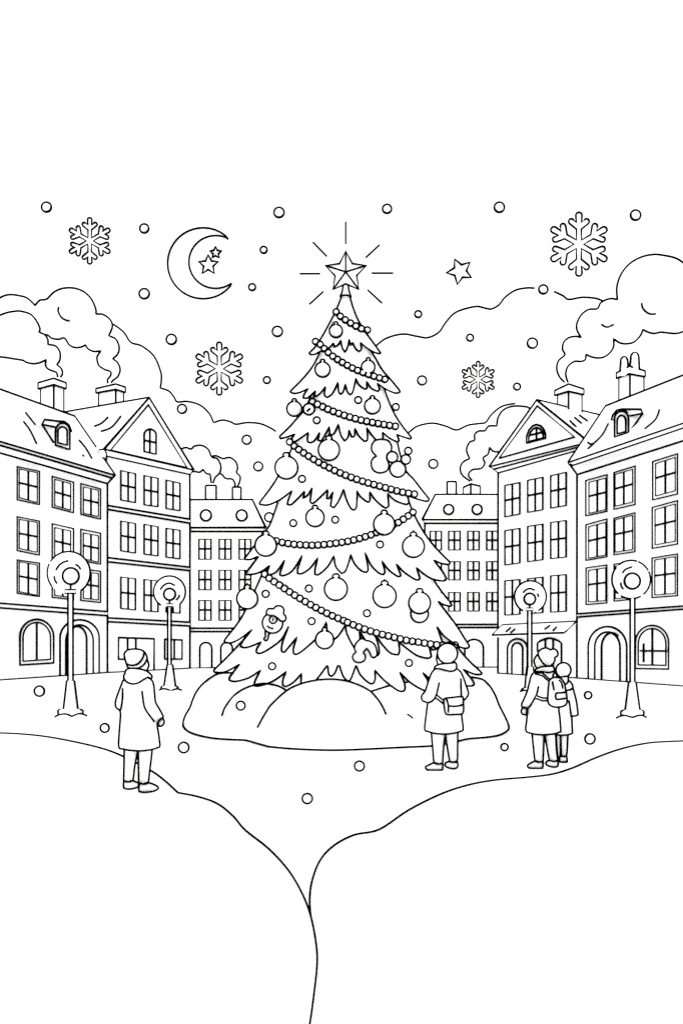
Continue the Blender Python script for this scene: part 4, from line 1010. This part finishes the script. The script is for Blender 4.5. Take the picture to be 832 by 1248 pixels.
part(pW, 'mitten', z, [(157, 545), (146, 575), (156, 597), (185, 603), (188, 558)], d - .1, .04)
part(pW, 'trouser_leg', z, [(222, 715), (235, 840), (248, 936), (280, 943), (305, 938), (309, 850), (313, 715)], d, .075)
part(pW, 'trouser_leg', z, [(313, 715), (335, 850), (353, 932), (385, 939), (412, 930), (402, 850), (395, 715)], d - .03, .075)
part(pW, 'boot', z, [(250, 936), (220, 948), (195, 965), (195, 980), (215, 987), (260, 990), (300, 988), (305, 965), (305, 938), (280, 943)], d - .05, .06, 6)
part(pW, 'boot', z, [(353, 932), (330, 940), (325, 957), (340, 970), (380, 980), (408, 975), (414, 955), (411, 930), (385, 939)], d - .09, .06, 6)
bp = thing('backpack', at(679, 860, d - .3), 'rounded backpack with a front pocket on the person with tied up hair', 'backpack')
part(bp, 'pack', z, [(350, 355), (370, 335), (400, 328), (435, 340), (460, 375), (470, 430), (478, 480), (475, 520), (450, 540), (400, 546), (360, 535), (340, 505), (340, 450), (345, 390)], d - .36, .1, 7,
     [[(373, 362), (378, 390), (385, 425)], [(420, 350), (438, 370), (447, 412)]])
part(bp, 'pocket', z, [(395, 455), (405, 443), (440, 441), (474, 436), (478, 480), (440, 487), (405, 490), (397, 480)], d - .47, .03, 3)
mb = MB(M_CLOTH); mb.line([at(x, y, d - .38) for x, y in smooth(z([(374, 328), (383, 302), (400, 300), (407, 328)]))]); mb.build('handle', bp)
for q in ([(240, 294), (300, 298), (355, 345), (345, 358), (300, 318), (243, 303)], [(258, 462), (300, 478), (345, 480), (345, 500), (300, 500), (252, 482)]):
    mb = MB(M_CLOTH); pts = z(q); n = len(pts)
    P = [at(x, y, d - .3) for x, y in pts]; Q = [p + Vector((0, .03, 0)) for p in P]
    mb.add(P + Q, [(0, 1, 4, 5), (1, 2, 3, 4), (11, 10, 7, 6), (10, 9, 8, 7)] + [(i, (i + 1) % n, n + (i + 1) % n, n + i) for i in range(n)])
    mb.line([p + Vector((0, -.01, 0)) for p in P[:3]], .9); mb.line([p + Vector((0, -.01, 0)) for p in P[3:]], .9); mb.build('strap', bp)

# ------------------------------------------------------------------ falling snow pellets
PEL = [(57, 252.5, 6, 'highest in the corner above the moon side snowflake'), (176, 278.5, 5.5, 'between the first snowflake and the crescent moon'), (340, 259, 6.2, 'highest above the moon, toward the star'),
 (321.3, 304.6, 4.2, 'small, between the moon and the star rays'), (307.3, 350, 4.2, 'small, beside the lower horn of the moon'), (176, 358, 6.2, 'above the stepped cloud, below the moon side snowflake'),
 (209, 413.7, 6.2, 'beside the steep edge of the moon side cloud'), (338, 404, 6.2, 'between the fir top and the snowflake under the moon'), (325.2, 463.2, 4.2, 'small, next to the arm of the snowflake under the moon'),
 (471.4, 254.6, 5.5, 'highest above the star on the side away from the moon'), (608, 252.7, 6.2, 'highest above the tilted outline star'), (773.8, 262.3, 6.2, 'over the biggest smoke plume, past the largest snowflake'),
 (661.5, 352.8, 5.5, 'sitting in the gap of the tallest cloud outline'), (509.3, 382.9, 4.2, 'small, above the start of the tallest cloud near the fir'), (572.4, 411.6, 4.2, 'small, inside the tallest cloud above the smallest snowflake'),
 (648.2, 418.3, 6.2, 'inside the tallest cloud near the biggest smoke plume'), (514, 463.7, 5.5, 'inside the tallest cloud between the fir and the smallest snowflake'), (629.5, 471.2, 4.2, 'small, right beside the smallest snowflake'),
 (222, 498.4, 5.5, 'just below the stepped cloud edge near the gable'), (300.7, 536, 5.5, 'under the moon side cloud, above the smaller smoke plume'), (314.7, 568.5, 5.5, 'between the small smoke plume and the large edge bauble'),
 (527.6, 565.4, 5.5, 'between the berry cluster and the knobbly smoke'), (328, 630.4, 5.5, 'half tucked behind the fir by the small frontal house'),
 (385.9, 512.3, 4.2, 'on the third tier under the small shiny bauble'), (436.3, 487.6, 4.2, 'on the third tier above its garland'), (482, 496, 4.2, 'on the edge of the third tier'),
 (368, 583.7, 4.2, 'on the middle tier below the sloping garland'), (357.3, 637.6, 4.2, 'above the sagging garland next to the lone bauble, on the moon side'), (408.4, 633.4, 4.2, 'above the sagging garland next to the lone bauble, away from the moon'),
 (462.9, 663.6, 4.2, 'under the bauble that hangs across the sagging garland'), (323.8, 723.8, 4.3, 'below the start of the longest garland'), (376.3, 717.3, 4.3, 'beside the large bauble in the middle of the tree'),
 (379.6, 757.1, 4.3, 'under the longest garland beside the lollipop'), (331.6, 812, 4.3, 'on the lowest tier under the lollipop'), (447, 747.4, 4.3, 'just above the longest garland under two large baubles'),
 (498, 808, 4.3, 'on the lowest tier beside the bareheaded person'), (48.4, 842.3, 6.2, 'over the snow beside the tall lamp near the arched passage'), (127.9, 887.2, 5.4, 'over the snow beside the coat of the beanie wearer'),
 (224, 911, 6.4, 'over the snow between the beanie wearer and the mound'), (293.4, 860, 5.4, 'in front of the snow mound'), (437.8, 933.6, 6, 'over the path below the middle of the mound'),
 (374.4, 973.2, 6.2, 'lowest of all, over the path between the banks'), (614.3, 910.5, 4.4, 'small, over the snow between the bag carrier and the pair'), (716, 847.3, 4.4, 'small, between the pair and the tall lamp'), (718.3, 900.5, 6.2, 'over the snow bank edge under the tall lamp by the doorway')]
for x, y, r, where in PEL:
    on_tree = (r < 4.5 and 480 < y < 820 and 315 < x < 505)
    d = 18.0 if on_tree else (12.0 if y > 830 else 30.0)
    if (x, y) == (293.4, 860): d = 17.0
    mb = MB(M_SNOW); ball(mb, x, y, r, d)
    tag(mb.build('snow_pellet', loc=at(x, y, d)), 'round snow pellet ' + where, 'snow pellet', 'falling snow pellets')

# ------------------------------------------------------------------ light, sky, camera
w = bpy.data.worlds.new('World'); scene.world = w; w.use_nodes = True
nt = w.node_tree; bg = nt.nodes['Background']
sky = nt.nodes.new('ShaderNodeTexSky'); sky.sky_type = 'NISHITA'; sky.sun_disc = False
sky.sun_elevation = math.radians(10); sky.sun_rotation = math.radians(180); sky.dust_density = 6; sky.air_density = 1.0; sky.ozone_density = 0.0
hs = nt.nodes.new('ShaderNodeHueSaturation'); hs.inputs['Saturation'].default_value = .05      # overcast: the blue is veiled
mx = nt.nodes.new('ShaderNodeMix'); mx.data_type = 'RGBA'; mx.inputs[0].default_value = .9
mx.inputs[7].default_value = (14.0, 14.0, 14.0, 1)                                                 # even snow-cloud deck
nt.links.new(sky.outputs[0], hs.inputs['Color']); nt.links.new(hs.outputs[0], mx.inputs[6]); nt.links.new(mx.outputs[2], bg.inputs[0])
bg.inputs[1].default_value = .1
sd = bpy.data.lights.new('sun', 'SUN'); sd.energy = 1.5; sd.angle = math.radians(30); sd.color = (1, .98, .95)
so = bpy.data.objects.new('sun', sd); COL.objects.link(so); so.rotation_euler = (math.radians(80), 0, 0)
cd = bpy.data.cameras.new('camera'); co = bpy.data.objects.new('camera', cd); COL.objects.link(co)
co.location = (0, 0, H); co.rotation_euler = (math.radians(90), 0, 0)
cd.sensor_fit = 'VERTICAL'; cd.sensor_height = 36; cd.lens = 36 * F / 1248; cd.shift_y = (HY - 624) / 1248
cd.clip_start = .1; cd.clip_end = 2000
scene.camera = co
vs = scene.view_settings; vs.view_transform = 'Standard'; vs.look = 'None'; vs.gamma = 1; vs.use_curve_mapping = False
vs.exposure = 0.36
scene.render.engine = 'CYCLES'
scene.cycles.use_denoising = False
scene.cycles.max_bounces = 24; scene.cycles.diffuse_bounces = 24
scene.render.filter_size = 1.5
